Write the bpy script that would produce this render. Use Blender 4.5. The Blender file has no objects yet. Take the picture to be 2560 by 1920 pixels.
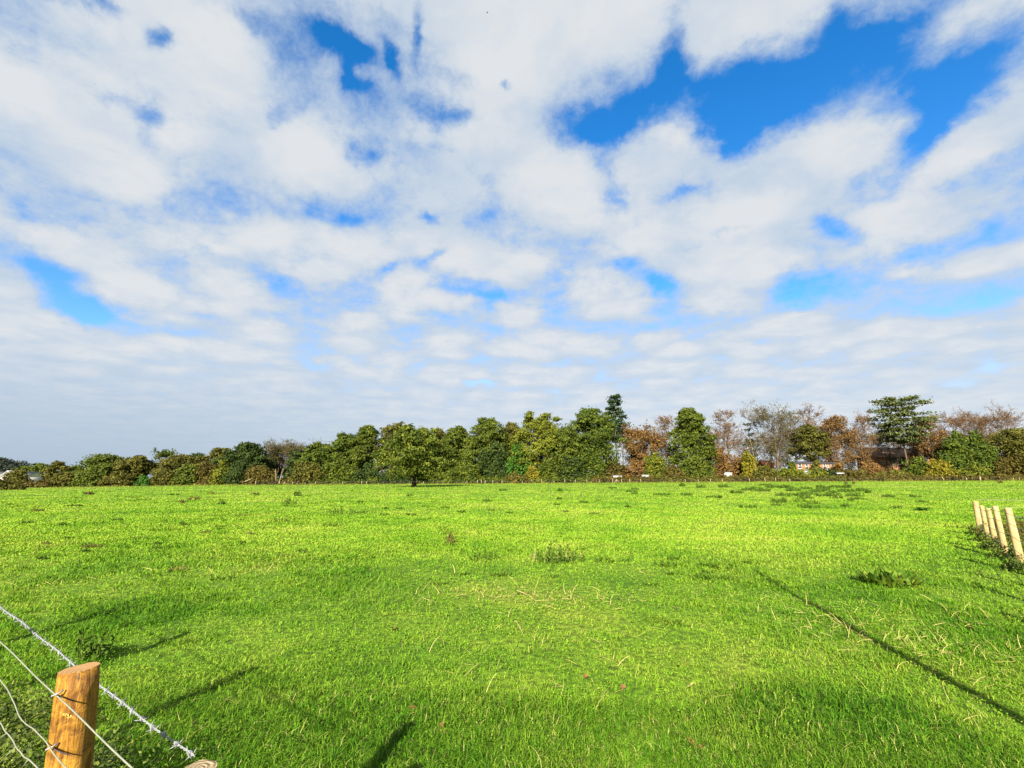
import bpy, math, random
import numpy as np
from mathutils import Vector

# ------------------------------------------------------------------ camera, sky, sun, exposure
SC = bpy.context.scene
COL = SC.collection
EYE = 1.75                       # eye height above the grass (m)
FPX = 1180.0                     # focal length in pixels of a 2560 x 1920 picture
PITCH = math.atan(235 / FPX)     # camera tilted up
CP, SP = math.cos(PITCH), math.sin(PITCH)

cam_d = bpy.data.cameras.new('camera')
cam_d.sensor_width = 36.0
cam_d.lens = FPX / 2560 * 36.0
cam_d.clip_start = 0.05
cam_d.clip_end = 20000
cam = bpy.data.objects.new('camera', cam_d)
cam.location = (0, 0, EYE)
cam.rotation_euler = (math.pi / 2 + PITCH, 0, 0)
COL.objects.link(cam)
SC.camera = cam

SUN_AZ = math.radians(13.5)        # direction the shadows fall, right of straight ahead
SUN_EL = math.radians(27)
SUN_STRENGTH = 5.0
SKY_STRENGTH = 0.10
SC.view_settings.view_transform = 'Standard'
SC.view_settings.look = 'None'
SC.view_settings.gamma = 1.0
SC.view_settings.exposure = 1.75
SC.render.film_transparent = False
SC.cycles.use_denoising = True
SC.cycles.max_bounces = 6
SC.cycles.transparent_max_bounces = 4

sun_d = bpy.data.lights.new('sun', 'SUN')
sun_d.energy = SUN_STRENGTH
sun_d.angle = math.radians(0.5)
sun_d.color = (1.0, 0.93, 0.80)
sun = bpy.data.objects.new('sun', sun_d)
ld = Vector((math.sin(SUN_AZ) * math.cos(SUN_EL), math.cos(SUN_AZ) * math.cos(SUN_EL), -math.sin(SUN_EL)))
sun.rotation_euler = ld.to_track_quat('-Z', 'Y').to_euler()
sun.location = (-10, -30, 40)
COL.objects.link(sun)


def ray(x, y):
    u = (x - 1280) / FPX
    v = (960 - y) / FPX
    return np.array([u, CP - v * SP, SP + v * CP])


class NT:
    """small helper for node trees"""
    def __init__(self, tree):
        self.t = tree
        tree.nodes.clear()

    def n(self, kind, **kw):
        nd = self.t.nodes.new(kind)
        for k, v in kw.items():
            setattr(nd, k, v)
        return nd

    def put(self, sock, v):
        if hasattr(v, 'node'):
            self.t.links.new(v, sock)
        elif v is not None:
            sock.default_value = v

    def math(self, op, a, b=None, c=None, clamp=False):
        nd = self.n('ShaderNodeMath', operation=op, use_clamp=clamp)
        for i, v in enumerate((a, b, c)):
            if v is not None:
                self.put(nd.inputs[i], v)
        return nd.outputs[0]

    def vmath(self, op, a, b=None, out=0):
        nd = self.n('ShaderNodeVectorMath', operation=op)
        self.put(nd.inputs[0], a)
        if b is not None:
            self.put(nd.inputs[1], b)
        return nd.outputs[out]

    def scale(self, a, s):
        nd = self.n('ShaderNodeVectorMath', operation='SCALE')
        self.put(nd.inputs[0], a)
        self.put(nd.inputs['Scale'], s)
        return nd.outputs[0]

    def mix(self, f, a, b, blend='MIX'):
        nd = self.n('ShaderNodeMix', data_type='RGBA', blend_type=blend)
        self.put(nd.inputs[0], f)
        self.put(nd.inputs[6], a)
        self.put(nd.inputs[7], b)
        return nd.outputs[2]

    def noise(self, vec, scale, detail=4, rough=0.5, dist=0.0, out='Fac'):
        nd = self.n('ShaderNodeTexNoise')
        self.put(nd.inputs['Vector'], vec)
        nd.inputs['Scale'].default_value = scale
        nd.inputs['Detail'].default_value = detail
        nd.inputs['Roughness'].default_value = rough
        nd.inputs['Distortion'].default_value = dist
        return nd.outputs[out]

    def smooth(self, v, a, b, lo=0.0, hi=1.0):
        nd = self.n('ShaderNodeMapRange', interpolation_type='SMOOTHSTEP')
        self.put(nd.inputs[0], v)
        nd.inputs[1].default_value = a
        nd.inputs[2].default_value = b
        nd.inputs[3].default_value = lo
        nd.inputs[4].default_value = hi
        return nd.outputs[0]

    def ramp(self, v, stops):
        nd = self.n('ShaderNodeValToRGB')
        self.put(nd.inputs[0], v)
        e = nd.color_ramp.elements
        while len(e) > 1:
            e.remove(e[0])
        e[0].position = stops[0][0]
        e[0].color = (*stops[0][1], 1)
        for p, c in stops[1:]:
            q = e.new(p)
            q.color = (*c, 1)
        return nd.outputs[0]


world = bpy.data.worlds.new('World')
SC.world = world
world.use_nodes = True
W = NT(world.node_tree)

# openings (weight < 0) and thick puffs (weight > 0) of the cloud sheet as directions of the sky:
# x, y, half width, half height (in 2560 x 1920 pixels of the photograph), tilt (deg, + = falls to the right), weight
PATCHES = [
    (1810, 240, 160, 95, -8, -1.55), (1690, 110, 36, 110, 12, -1.2), (1930, 270, 100, 66, -30, -.8),
    (2370, 205, 230, 75, -22, -1.0), (2150, 130, 150, 60, -12, -.65), (2480, 120, 140, 60, -30, -.62), (2090, 60, 50, 35, -30, -.6),
    (2300, 40, 190, 28, -25, -.35), (1510, 325, 125, 36, -24, -1.0), (1515, 430, 24, 70, -8, -.8), (1550, 505, 45, 22, 20, -.75), (1440, 305, 60, 40, 30, -.55),
    (1835, 355, 45, 45, 0, -.8), (1715, 490, 75, 14, -5, -.6), (2270, 395, 105, 34, -48, -.95), (2330, 300, 90, 40, -40, -.7),
    (2420, 440, 120, 26, -25, -.4), (1815, 578, 75, 16, -18, -.75), (1575, 655, 30, 30, 15, -.75), (1655, 705, 36, 22, 0, -.85),
    (1975, 712, 50, 34, 0, -.75), (2230, 660, 190, 34, -16, -.85), (2110, 585, 60, 28, 20, -.7), (2060, 540, 28, 34, -20, -.5),
    (2470, 740, 120, 60, -10, -.42), (2330, 770, 200, 16, -8, -.42), (1860, 855, 120, 12, -4, -.35), (2480, 930, 120, 18, -6, -.38),
    (414, 103, 32, 28, 30, -1.15), (850, 110, 70, 24, 30, -.7), (895, 135, 30, 26, 0, -.65), (978, 135, 14, 46, -10, -.85),
    (830, 75, 60, 20, 35, -.6), (1052, 85, 13, 60, 8, -.75), (868, 190, 18, 46, -15, -.85), (905, 215, 30, 16, 30, -.6), (1085, 262, 55, 40, 20, -.85), (1150, 285, 50, 24, 12, -.8),
    (1265, 210, 16, 15, 0, -1.0), (1180, 200, 40, 26, 0, -.55), (875, 385, 30, 22, 25, -.75), (930, 395, 22, 20, 0, -.7), (700, 285, 36, 36, 30, -.55),
    (300, 255, 110, 26, 24, -.55), (365, 275, 36, 26, 0, -.5), (350, 345, 40, 22, 50, -.5), (60, 150, 50, 28, 20, -.4), (230, 15, 110, 14, 14, -.42), (280, 40, 40, 18, 20, -.45),
    (640, 60, 60, 28, 25, -.55), (735, 120, 60, 60, 30, -.42), (1070, 550, 26, 13, 15, -.85), (785, 520, 45, 24, 15, -.6), (885, 560, 50, 20, 0, -.6), (1200, 545, 40, 20, 0, -.42),
    (1092, 648, 40, 14, -22, -.75), (965, 672, 30, 10, -25, -.65), (160, 735, 95, 32, 35, -.85), (225, 780, 55, 26, 15, -.85),
    (80, 655, 130, 34, 22, -.55), (340, 790, 90, 24, 15, -.5), (700, 690, 60, 26, -30, -.35), (1195, 955, 34, 10, 0, -.75), (1150, 735, 120, 10, 8, -.45),
    (810, 905, 130, 12, 4, -.4), (480, 615, 60, 18, -20, -.4), (600, 520, 40, 30, 45, -.35), (1010, 770, 120, 10, 0, -.32),
    (1960, 420, 165, 120, -10, .75), (1640, 420, 90, 60, 0, .7), (1300, 120, 190, 130, 0, .45), (1790, 60, 130, 70, -10, .7),
    (2470, 350, 130, 55, -28, .8), (1700, 600, 130, 60, -15, .5), (1880, 640, 130, 40, -15, .5), (1380, 440, 130, 90, 20, .5), (2050, 530, 60, 30, 20, .3),
    (2400, 560, 140, 40, -14, .5), (2300, 800, 220, 30, -8, .35), (1130, 480, 170, 90, 10, .45), (700, 440, 150, 110, 25, .4), (60, 720, 75, 60, 35, .6), (160, 830, 130, 40, 10, .6),
    (560, 180, 140, 80, 30, .35), (200, 420, 200, 130, 20, .4),
]
tc = W.n('ShaderNodeTexCoord').outputs['Generated']
wob = W.vmath('SUBTRACT', W.noise(tc, 9.0, 5, 0.62, out='Color'), (0.5, 0.5, 0.5))
dird = W.vmath('ADD', tc, W.scale(wob, 0.085))
acc = None
for (bx, by, rx, ry, tilt, wt) in PATCHES:
    r = ray(bx, by)
    L = np.linalg.norm(r)
    d0 = r / L
    ct, st = math.cos(math.radians(tilt)), math.sin(math.radians(tilt))
    ex = ray(bx + 2 * ct, by + 2 * st); ex = ex / np.linalg.norm(ex) - d0; ex /= 2.0
    ey = ray(bx - 2 * st, by + 2 * ct); ey = ey / np.linalg.norm(ey) - d0; ey /= 2.0
    # dual vectors: A.ex = 1/rx, A.ey = 0 ... in the tangent plane
    M = np.stack([ex, ey, d0])
    inv = np.linalg.inv(M)
    A = inv[:, 0] / rx
    B = inv[:, 1] / ry
    a = W.vmath('DOT_PRODUCT', dird, tuple(A), out=1)
    b = W.vmath('DOT_PRODUCT', dird, tuple(B), out=1)
    r2 = W.math('MULTIPLY_ADD', b, b, W.math('MULTIPLY', a, a))
    g = W.math('POWER', 0.50, r2)
    acc = W.math('MULTIPLY', g, wt) if acc is None else W.math('MULTIPLY_ADD', g, wt, acc)
sep = W.n('ShaderNodeSeparateXYZ')
W.put(sep.inputs[0], tc)
zc = W.math('ADD', W.math('MAXIMUM', sep.outputs[2], 0.0), 0.10)
pl = W.n('ShaderNodeCombineXYZ')
W.put(pl.inputs[0], W.math('DIVIDE', sep.outputs[0], zc))
W.put(pl.inputs[1], W.math('DIVIDE', sep.outputs[1], zc))
plane = pl.outputs[0]
warp = W.vmath('ADD', plane, W.scale(W.vmath('SUBTRACT', W.noise(plane, 2.6, 5, .6, out='Color'), (.5, .5, .5)), 0.34))
vor = W.n('ShaderNodeTexVoronoi', feature='SMOOTH_F1', voronoi_dimensions='2D')
W.put(vor.inputs['Vector'], warp)
vor.inputs['Scale'].default_value = 3.1
vor.inputs['Smoothness'].default_value = .55
puff = W.smooth(vor.outputs['Distance'], 0.12, 0.72, 1.0, 0.0)
# near the horizon the rows of puffs melt into one layer
far_ = W.smooth(sep.outputs[2], 0.04, 0.34, 0.85, 0.0)
puff = W.math('ADD', W.math('MULTIPLY', puff, W.math('SUBTRACT', 1.0, far_)), W.math('MULTIPLY', far_, 0.62))
n_big = W.noise(plane, 1.2, 4, 0.5, 0.4)
n_mid = W.noise(plane, 4.2, 8, 0.62, 0.3)
n_fine = W.noise(tc, 34.0, 7, 0.68, 0.2)
dens = W.math('MULTIPLY_ADD', W.math('SUBTRACT', n_mid, 0.5), 1.12, 0.745)
dens = W.math('MULTIPLY_ADD', W.math('SUBTRACT', puff, 0.5), 0.52, dens)
dens = W.math('MULTIPLY_ADD', W.math('SUBTRACT', n_big, 0.5), 0.5, dens)
dens = W.math('MULTIPLY_ADD', W.math('SUBTRACT', n_fine, 0.5), 0.66, dens)
elev = sep.outputs[2]
# the gaps close up towards the horizon, where the sheet is seen edge on
low = W.smooth(elev, 0.0, 0.40, 1.0, 0.0)
dens = W.math('MULTIPLY', W.math('SUBTRACT', dens, 0.70), W.math('MULTIPLY_ADD', low, -0.74, 1.0))
dens = W.math('ADD', dens, W.math('MULTIPLY_ADD', low, 0.16, 0.70))
dens = W.math('MULTIPLY_ADD', acc, 0.68, dens)
alpha = W.smooth(dens, 0.0, 0.82)
alpha = W.math('MULTIPLY', alpha, 0.97)
# colour of the cloud sheet: whiter where it is thick and rounded, bluish grey in the thin and the low parts
thick = W.smooth(dens, 0.42, 1.05)
n_sh = W.noise(W.vmath('ADD', plane, (3.1, 0.35, 0.0)), 4.6, 7, 0.62, 0.3)
thick = W.math('MULTIPLY', thick, W.math('MULTIPLY_ADD', W.smooth(n_sh, 0.30, 0.64), 0.5, W.math('MULTIPLY', puff, 0.62)), clamp=True)
c_cloud = W.mix(thick, (1.58, 1.90, 2.28, 1), (2.30, 2.36, 2.42, 1))
# the low sheet toward the left is greyer
side = W.smooth(sep.outputs[0], -0.75, 0.35, 1.0, 0.0)
grey = W.math('MULTIPLY', W.math('MULTIPLY', side, W.smooth(elev, -0.02, 0.24, 1.0, 0.0)), 0.95)
c_cloud = W.mix(grey, c_cloud, (1.10, 1.46, 1.92, 1))
sky = W.n('ShaderNodeTexSky', sky_type='NISHITA', sun_disc=False)
sky.sun_elevation = SUN_EL
sky.sun_rotation = SUN_AZ + math.pi
sky.air_density = 1.0
sky.dust_density = 0.3
sky.ozone_density = 2.0
hs = W.n('ShaderNodeHueSaturation')
hs.inputs['Saturation'].default_value = 1.42
hs.inputs['Value'].default_value = 0.80
W.put(hs.inputs['Color'], sky.outputs[0])
skyc = W.mix(1.0, hs.outputs[0], (1.12, .93, 1.0, 1), 'MULTIPLY')
col = W.mix(alpha, skyc, c_cloud)
bg = W.n('ShaderNodeBackground')
W.put(bg.inputs['Color'], col)
bg.inputs['Strength'].default_value = SKY_STRENGTH
wo = W.n('ShaderNodeOutputWorld')
W.t.links.new(bg.outputs[0], wo.inputs['Surface'])
world.cycles.sampling_method = 'MANUAL'
world.cycles.sample_map_resolution = 512

# ------------------------------------------------------------------ helpers
RNG = np.random.default_rng(11)


def at_z(x, y, z):
    r = ray(x, y)
    return r * ((z - EYE) / r[2]) + np.array([0, 0, EYE])


def at_y(x, y, Y):
    r = ray(x, y)
    return r * (Y / r[1]) + np.array([0, 0, EYE])


def vnoise(x, y, seed):
    """smooth value noise in 0..1"""
    x = np.asarray(x, float); y = np.asarray(y, float)
    xi = np.floor(x).astype(np.int64); yi = np.floor(y).astype(np.int64)
    fx = x - xi; fy = y - yi
    fx = fx * fx * (3 - 2 * fx); fy = fy * fy * (3 - 2 * fy)

    def h(a, b):
        n = (a * 374761393 + b * 668265263 + seed * 1442695041) & 0x7fffffff
        n = ((n ^ (n >> 13)) * 1274126177) & 0x7fffffff
        return ((n ^ (n >> 16)) & 0xffff) / 65535.0
    return (h(xi, yi) * (1 - fx) + h(xi + 1, yi) * fx) * (1 - fy) + (h(xi, yi + 1) * (1 - fx) + h(xi + 1, yi + 1) * fx) * fy


def sstep(a, b, v):
    t = np.clip((v - a) / (b - a), 0, 1)
    return t * t * (3 - 2 * t)


# the field rises gently towards the right: its far edge as seen along the tree line
EDGE_PX = np.array([-900, 0, 150, 450, 700, 1100, 1500, 1900, 2300, 2560, 3500.])
EDGE_Y = np.array([1223, 1220, 1218.5, 1214, 1212, 1210, 1207.5, 1205, 1203, 1202, 1201.])
EDGE_D = 150.0
EDGE_Z = np.array([at_y(1280, b, EDGE_D)[2] for b in EDGE_Y])


def ground_flat(x, y):
    x = np.asarray(x, float); y = np.asarray(y, float)
    px = 1280 + 1180 / CP * x / np.maximum(y, 1.0)
    z = np.interp(px, EDGE_PX, EDGE_Z)
    return z * sstep(8, 150, y) * np.where(y > 8, 1, 0)


def bump(x, y):
    d = np.hypot(x, y)
    b = 0.05 * (vnoise(x / 1.1, y / 1.1, 3) - .5) + 0.09 * (vnoise(x / 3.1, y / 3.1, 5) - .5) + 0.03 * (vnoise(x / .45, y / .45, 9) - .5)
    return b * (1 - sstep(12, 40, d)) + 0.16 * (vnoise(x / 7.0, y / 5.0, 6) - .5) * sstep(10, 25, d) * (1 - sstep(80, 140, d))


def axis(n, lim, near):
    t = np.linspace(-1, 1, n)
    k = math.asinh(lim / near)
    return near * np.sinh(t * k)


GX = axis(341, 3000, 3.2)
GY = np.concatenate([axis(61, 400, 6)[:30], axis(621, 3000, 2.4)[310:]])
GXX, GYY = np.meshgrid(GX, GY)
GZZ = ground_flat(GXX, GYY) + bump(GXX, GYY)


def gz(x, y):
    """height of the ground sheet, read from its own grid"""
    x = np.asarray(x, float); y = np.asarray(y, float)
    i = np.clip(np.searchsorted(GX, x) - 1, 0, len(GX) - 2)
    j = np.clip(np.searchsorted(GY, y) - 1, 0, len(GY) - 2)
    fx = (x - GX[i]) / (GX[i + 1] - GX[i]); fy = (y - GY[j]) / (GY[j + 1] - GY[j])
    return (GZZ[j, i] * (1 - fx) + GZZ[j, i + 1] * fx) * (1 - fy) + (GZZ[j + 1, i] * (1 - fx) + GZZ[j + 1, i + 1] * fx) * fy


def on_ground(px, py):
    """point of the field seen at a pixel of the photograph"""
    z = 0.0
    for _ in range(40):
        p = at_z(px, py, min(z, EYE - 0.3)) if ray(px, py)[2] < 0 else at_y(px, py, EDGE_D)
        z = 0.5 * z + 0.5 * float(ground_flat(p[0], p[1]))
    return np.array([p[0], p[1], float(gz(p[0], p[1]))])


def at_depth(px, Y):
    """ground point in the column px at depth Y"""
    x = (px - 1280) * CP / FPX * Y
    return np.array([x, Y, float(gz(x, Y))])


def z_at(px, py, Y):
    return at_y(px, py, Y)[2]


def mesh_np(name, V, F, mat, parent=None, smooth=False, attrs=None, midx=None):
    """V (n,3), F list of index arrays each (m,k) -> one mesh object"""
    V = np.ascontiguousarray(V, dtype=np.float32)
    if isinstance(F, np.ndarray):
        F = [F]
    F = [f for f in F if len(f)]
    me = bpy.data.meshes.new(name)
    me.vertices.add(len(V))
    me.vertices.foreach_set('co', V.ravel())
    li = np.concatenate([f.ravel() for f in F]).astype(np.int32)
    tot = np.concatenate([np.full(len(f), f.shape[1], np.int32) for f in F])
    st = np.concatenate([[0], np.cumsum(tot)[:-1]]).astype(np.int32)
    me.loops.add(len(li))
    me.loops.foreach_set('vertex_index', li)
    me.polygons.add(len(tot))
    me.polygons.foreach_set('loop_start', st)
    try:
        me.polygons.foreach_set('loop_total', tot)
    except Exception:
        pass
    if smooth:
        me.polygons.foreach_set('use_smooth', np.ones(len(tot), bool))
    mats = mat if isinstance(mat, (list, tuple)) else [mat]
    for m in mats:
        me.materials.append(m)
    if midx is not None:
        me.polygons.foreach_set('material_index', midx.astype(np.int32))
    for k, a in (attrs or {}).items():
        at = me.attributes.new(k, 'FLOAT', 'POINT')
        at.data.foreach_set('value', np.ascontiguousarray(a, dtype=np.float32))
    me.update(calc_edges=True)
    me.validate()
    ob = bpy.data.objects.new(name, me)
    COL.objects.link(ob)
    if parent is not None:
        ob.parent = parent
    return ob


class Geo:
    """collects pieces of one mesh"""
    def __init__(self):
        self.V = []; self.Q = []; self.T = []; self.n = 0

    def add(self, V, Q=None, T=None):
        V = np.asarray(V, float)
        if Q is not None and len(Q):
            self.Q.append(np.asarray(Q, np.int64) + self.n)
        if T is not None and len(T):
            self.T.append(np.asarray(T, np.int64) + self.n)
        self.V.append(V); self.n += len(V)

    def quads(self, P):
        """P (n,4,3)"""
        n = len(P)
        self.add(P.reshape(-1, 3), np.arange(4 * n).reshape(n, 4))

    def box(self, lo, hi, rot=0.0, org=(0, 0, 0)):
        x0, y0, z0 = lo; x1, y1, z1 = hi
        v = np.array([[x0, y0, z0], [x1, y0, z0], [x1, y1, z0], [x0, y1, z0], [x0, y0, z1], [x1, y0, z1], [x1, y1, z1], [x0, y1, z1]], float)
        c, s = math.cos(rot), math.sin(rot)
        v = v @ np.array([[c, s, 0], [-s, c, 0], [0, 0, 1]]) + np.array(org)
        self.add(v, [[0, 3, 2, 1], [4, 5, 6, 7], [0, 1, 5, 4], [1, 2, 6, 5], [2, 3, 7, 6], [3, 0, 4, 7]])

    def tube(self, pts, rad, sides=6, cap=True):
        pts = np.asarray(pts, float); n = len(pts)
        rad = np.full(n, rad) if np.isscalar(rad) else np.asarray(rad, float)
        tan = np.gradient(pts, axis=0)
        tan /= np.linalg.norm(tan, axis=1)[:, None] + 1e-9
        ref = np.array([0.31, 0.17, 0.93]) if abs(tan[0][2]) < .9 else np.array([0.93, 0.3, 0.1])
        a = np.cross(tan, ref); a /= np.linalg.norm(a, axis=1)[:, None] + 1e-9
        b = np.cross(tan, a)
        th = np.arange(sides) * 2 * math.pi / sides
        ring = pts[:, None, :] + rad[:, None, None] * (np.cos(th)[None, :, None] * a[:, None, :] + np.sin(th)[None, :, None] * b[:, None, :])
        i = np.arange(n - 1)[:, None] * sides; j = np.arange(sides)[None, :]
        q = np.stack([i + j, i + (j + 1) % sides, i + sides + (j + 1) % sides, i + sides + j], -1).reshape(-1, 4)
        V = ring.reshape(-1, 3)
        T = []
        if cap:
            V = np.vstack([V, pts[0], pts[-1]])
            m = n * sides
            T = [[m, (k + 1) % sides, k] for k in range(sides)] + [[m + 1, (n - 1) * sides + k, (n - 1) * sides + (k + 1) % sides] for k in range(sides)]
        self.add(V, q, T)

    def segs(self, P0, P1, R0, R1, sides=3):
        """many straight tapered twigs at once"""
        P0 = np.asarray(P0, float); P1 = np.asarray(P1, float)
        R0 = np.asarray(R0, float); R1 = np.asarray(R1, float)
        n = len(P0)
        t = P1 - P0; t /= np.linalg.norm(t, axis=1)[:, None] + 1e-9
        ref = np.where(np.abs(t[:, 2:3]) < .9, np.array([[0, 0, 1.]]), np.array([[1., 0, 0]]))
        a = np.cross(t, ref); a /= np.linalg.norm(a, axis=1)[:, None] + 1e-9
        b = np.cross(t, a)
        th = np.arange(sides) * 2 * math.pi / sides
        off = np.cos(th)[None, :, None] * a[:, None, :] + np.sin(th)[None, :, None] * b[:, None, :]
        V = np.concatenate([P0[:, None] + off * R0[:, None, None], P1[:, None] + off * R1[:, None, None]], 1).reshape(-1, 3)
        j = np.arange(sides)
        q = np.stack([j, (j + 1) % sides, sides + (j + 1) % sides, sides + j], -1)
        q = (np.arange(n)[:, None, None] * 2 * sides + q[None]).reshape(-1, 4)
        self.add(V, q)

    def build(self, name, mat, parent=None, smooth=False, **kw):
        F = []
        if self.Q:
            F.append(np.concatenate(self.Q))
        if self.T:
            F.append(np.concatenate(self.T))
        return mesh_np(name, np.concatenate(self.V), F, mat, parent, smooth, **kw)


def thing(name, label, cat, loc, group=None):
    o = bpy.data.objects.new(name, None)
    o.empty_display_size = 0.3
    o.location = tuple(float(c) for c in loc)
    COL.objects.link(o)
    tag(o, label, cat, group)
    return o


def tag(o, label, cat, group=None):
    o['label'] = label; o['category'] = cat
    if group:
        o['group'] = group
    return o


def unit(v):
    return v / (np.linalg.norm(v, axis=-1, keepdims=True) + 1e-9)


def leaves(cen, size, bias=None, rng=RNG, aspect=0.62):
    """diamond leaf faces at the given centres, facing partly along bias"""
    n = len(cen)
    nor = unit(rng.normal(size=(n, 3)))
    if bias is not None:
        nor = unit(nor * 0.75 + bias)
    t = unit(np.cross(nor, rng.normal(size=(n, 3))))
    b = np.cross(nor, t)
    s = (size * rng.uniform(.65, 1.3, n))[:, None] if np.isscalar(size) else size[:, None]
    return np.stack([cen + t * s, cen + b * s * aspect, cen - t * s, cen - b * s * aspect], 1)


# ------------------------------------------------------------------ materials
def mat(name):
    m = bpy.data.materials.new(name)
    m.use_nodes = True
    return m, NT(m.node_tree)


def finish(N, color, rough=0.7, spec=0.3, transl=0.0, transl_col=None, bump_h=None, bump_s=0.3, bump_d=0.01, metal=0.0):
    p = N.n('ShaderNodeBsdfPrincipled')
    N.put(p.inputs['Base Color'], color)
    N.put(p.inputs['Roughness'], rough)
    p.inputs['Specular IOR Level'].default_value = spec
    p.inputs['Metallic'].default_value = metal
    if bump_h is not None:
        b = N.n('ShaderNodeBump')
        b.inputs['Strength'].default_value = bump_s
        b.inputs['Distance'].default_value = bump_d
        N.put(b.inputs['Height'], bump_h)
        N.t.links.new(b.outputs[0], p.inputs['Normal'])
    out = N.n('ShaderNodeOutputMaterial')
    if transl > 0:
        tr = N.n('ShaderNodeBsdfTranslucent')
        N.put(tr.inputs['Color'], transl_col if transl_col is not None else color)
        mx = N.n('ShaderNodeMixShader')
        mx.inputs[0].default_value = transl
        N.t.links.new(p.outputs[0], mx.inputs[1])
        N.t.links.new(tr.outputs[0], mx.inputs[2])
        N.t.links.new(mx.outputs[0], out.inputs['Surface'])
    else:
        N.t.links.new(p.outputs[0], out.inputs['Surface'])


def geo_rand(N):
    return N.n('ShaderNodeNewGeometry').outputs['Random Per Island']


def obj_pos(N):
    return N.n('ShaderNodeTexCoord').outputs['Object']


def world_pos(N):
    return N.n('ShaderNodeNewGeometry').outputs['Position']


FOL = {}


def foliage(name, c0, c1, c2, transl=0.22, clump=0.45):
    if name in FOL:
        return FOL[name]
    m, N = mat(name)
    r = geo_rand(N)
    nz = N.noise(world_pos(N), clump, 3, 0.6)
    v = N.math('ADD', N.math('MULTIPLY', r, 0.55), N.math('MULTIPLY', N.smooth(nz, .3, .7), 0.45))
    c = N.ramp(v, [(0.08, c0), (0.5, c1), (0.95, c2)])
    finish(N, c, 0.65, 0.12, transl)
    FOL[name] = m
    return m


def bark(name, c0, c1, scale=6.0):
    m, N = mat(name)
    mp = N.n('ShaderNodeMapping')
    N.put(mp.inputs[0], obj_pos(N))
    mp.inputs['Scale'].default_value = (scale, scale, scale * .25)
    nz = N.noise(mp.outputs[0], 1.0, 5, 0.65)
    finish(N, N.ramp(nz, [(.3, c0), (.7, c1)]), 0.9, 0.15, bump_h=nz, bump_s=.6, bump_d=.05)
    return m


M_BARK = bark('grey_brown_bark', (.05, .038, .026), (.13, .10, .07))
M_BARK_DARK = bark('dark_bark', (.02, .016, .012), (.06, .045, .032))
M_BARK_PALE = bark('pale_bark', (.13, .10, .055), (.25, .20, .12))
M_TWIG = bark('pinkish_twigs', (.075, .045, .024), (.155, .095, .05))
M_TWIG_GREY = bark('grey_olive_twigs', (.055, .042, .022), (.115, .088, .046))
M_TWIG_DARK = bark('dark_twigs', (.05, .038, .028), (.11, .085, .06))

P = {
    'olive': foliage('olive_leaves', (.023, .037, .005), (.059, .081, .008), (.128, .146, .015)),
    'green': foliage('green_leaves', (.017, .033, .005), (.050, .076, .008), (.118, .135, .014)),
    'dark': foliage('dark_green_leaves', (.010, .022, .005), (.026, .046, .008), (.062, .082, .016)),
    'ygreen': foliage('yellow_green_leaves', (.034, .047, .005), (.092, .110, .010), (.185, .180, .016)),
    'lime': foliage('pale_green_leaves', (.034, .052, .006), (.090, .118, .012), (.18, .195, .024)),
    'brownolive': foliage('brown_olive_leaves', (.028, .030, .006), (.068, .067, .010), (.132, .122, .018)),
    'oak': foliage('oak_leaves', (.016, .029, .004), (.058, .082, .008), (.17, .185, .02)),
    'hedge': foliage('young_hedge_leaves', (.010, .020, .004), (.045, .066, .010), (.17, .20, .03), .2, 5.0),
    'rust': foliage('rust_leaves', (.065, .036, .011), (.135, .075, .020), (.215, .125, .035)),
    'pine': foliage('pine_needles', (.010, .024, .010), (.026, .050, .018), (.06, .088, .03), .1),
    'palepine': foliage('pale_pine_needles', (.025, .036, .012), (.07, .088, .025), (.14, .15, .045), .1),
    'bright': foliage('bright_green_leaves', (.014, .045, .005), (.034, .095, .009), (.08, .16, .016)),
    'yellow': foliage('yellow_leaves', (.065, .062, .006), (.14, .125, .010), (.25, .21, .02)),
    'bramble': foliage('bramble_leaves', (.033, .027, .006), (.074, .061, .011), (.13, .105, .02)),
    'slate': foliage('bluish_dark_leaves', (.012, .019, .014), (.028, .038, .026), (.048, .058, .038), .08),
}


def m_plain(name, col, rough=.6, spec=.3, var=.15, scale=8.0, metal=0.0, bump_s=0.0):
    m, N = mat(name)
    nz = N.noise(obj_pos(N), scale, 4, .6)
    lo = tuple(c * (1 - var) for c in col); hi = tuple(min(1, c * (1 + var)) for c in col)
    finish(N, N.ramp(nz, [(.3, lo), (.7, hi)]), rough, spec, metal=metal, bump_h=nz if bump_s else None, bump_s=bump_s, bump_d=.01)
    return m


# ------------------------------------------------------------------ ground
def field_colour(N, r=None):
    """grass colour patches of the field, shared by the ground sheet and the blades"""
    p = world_pos(N)
    z = N.noise(p, 0.055, 3, .5)
    a = N.noise(p, 0.22, 4, .55)
    b = N.noise(p, 0.85, 5, .6)
    c = N.noise(p, 3.4, 4, .6)
    v = N.math('ADD', N.math('ADD', N.math('MULTIPLY', a, .40), N.math('MULTIPLY', z, .25)), N.math('ADD', N.math('MULTIPLY', b, .25), N.math('MULTIPLY', c, .15)))
    v = N.math('MULTIPLY_ADD', N.math('SUBTRACT', v, .5), 1.35, .5)
    if r is not None:
        v = N.math('MULTIPLY_ADD', N.math('SUBTRACT', r, .5), .22, v)
    return N.ramp(v, [(.22, (.034, .098, .004)), (.38, (.082, .186, .008)), (.50, (.145, .262, .014)), (.61, (.208, .298, .024)), (.78, (.30, .315, .06))])


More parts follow.
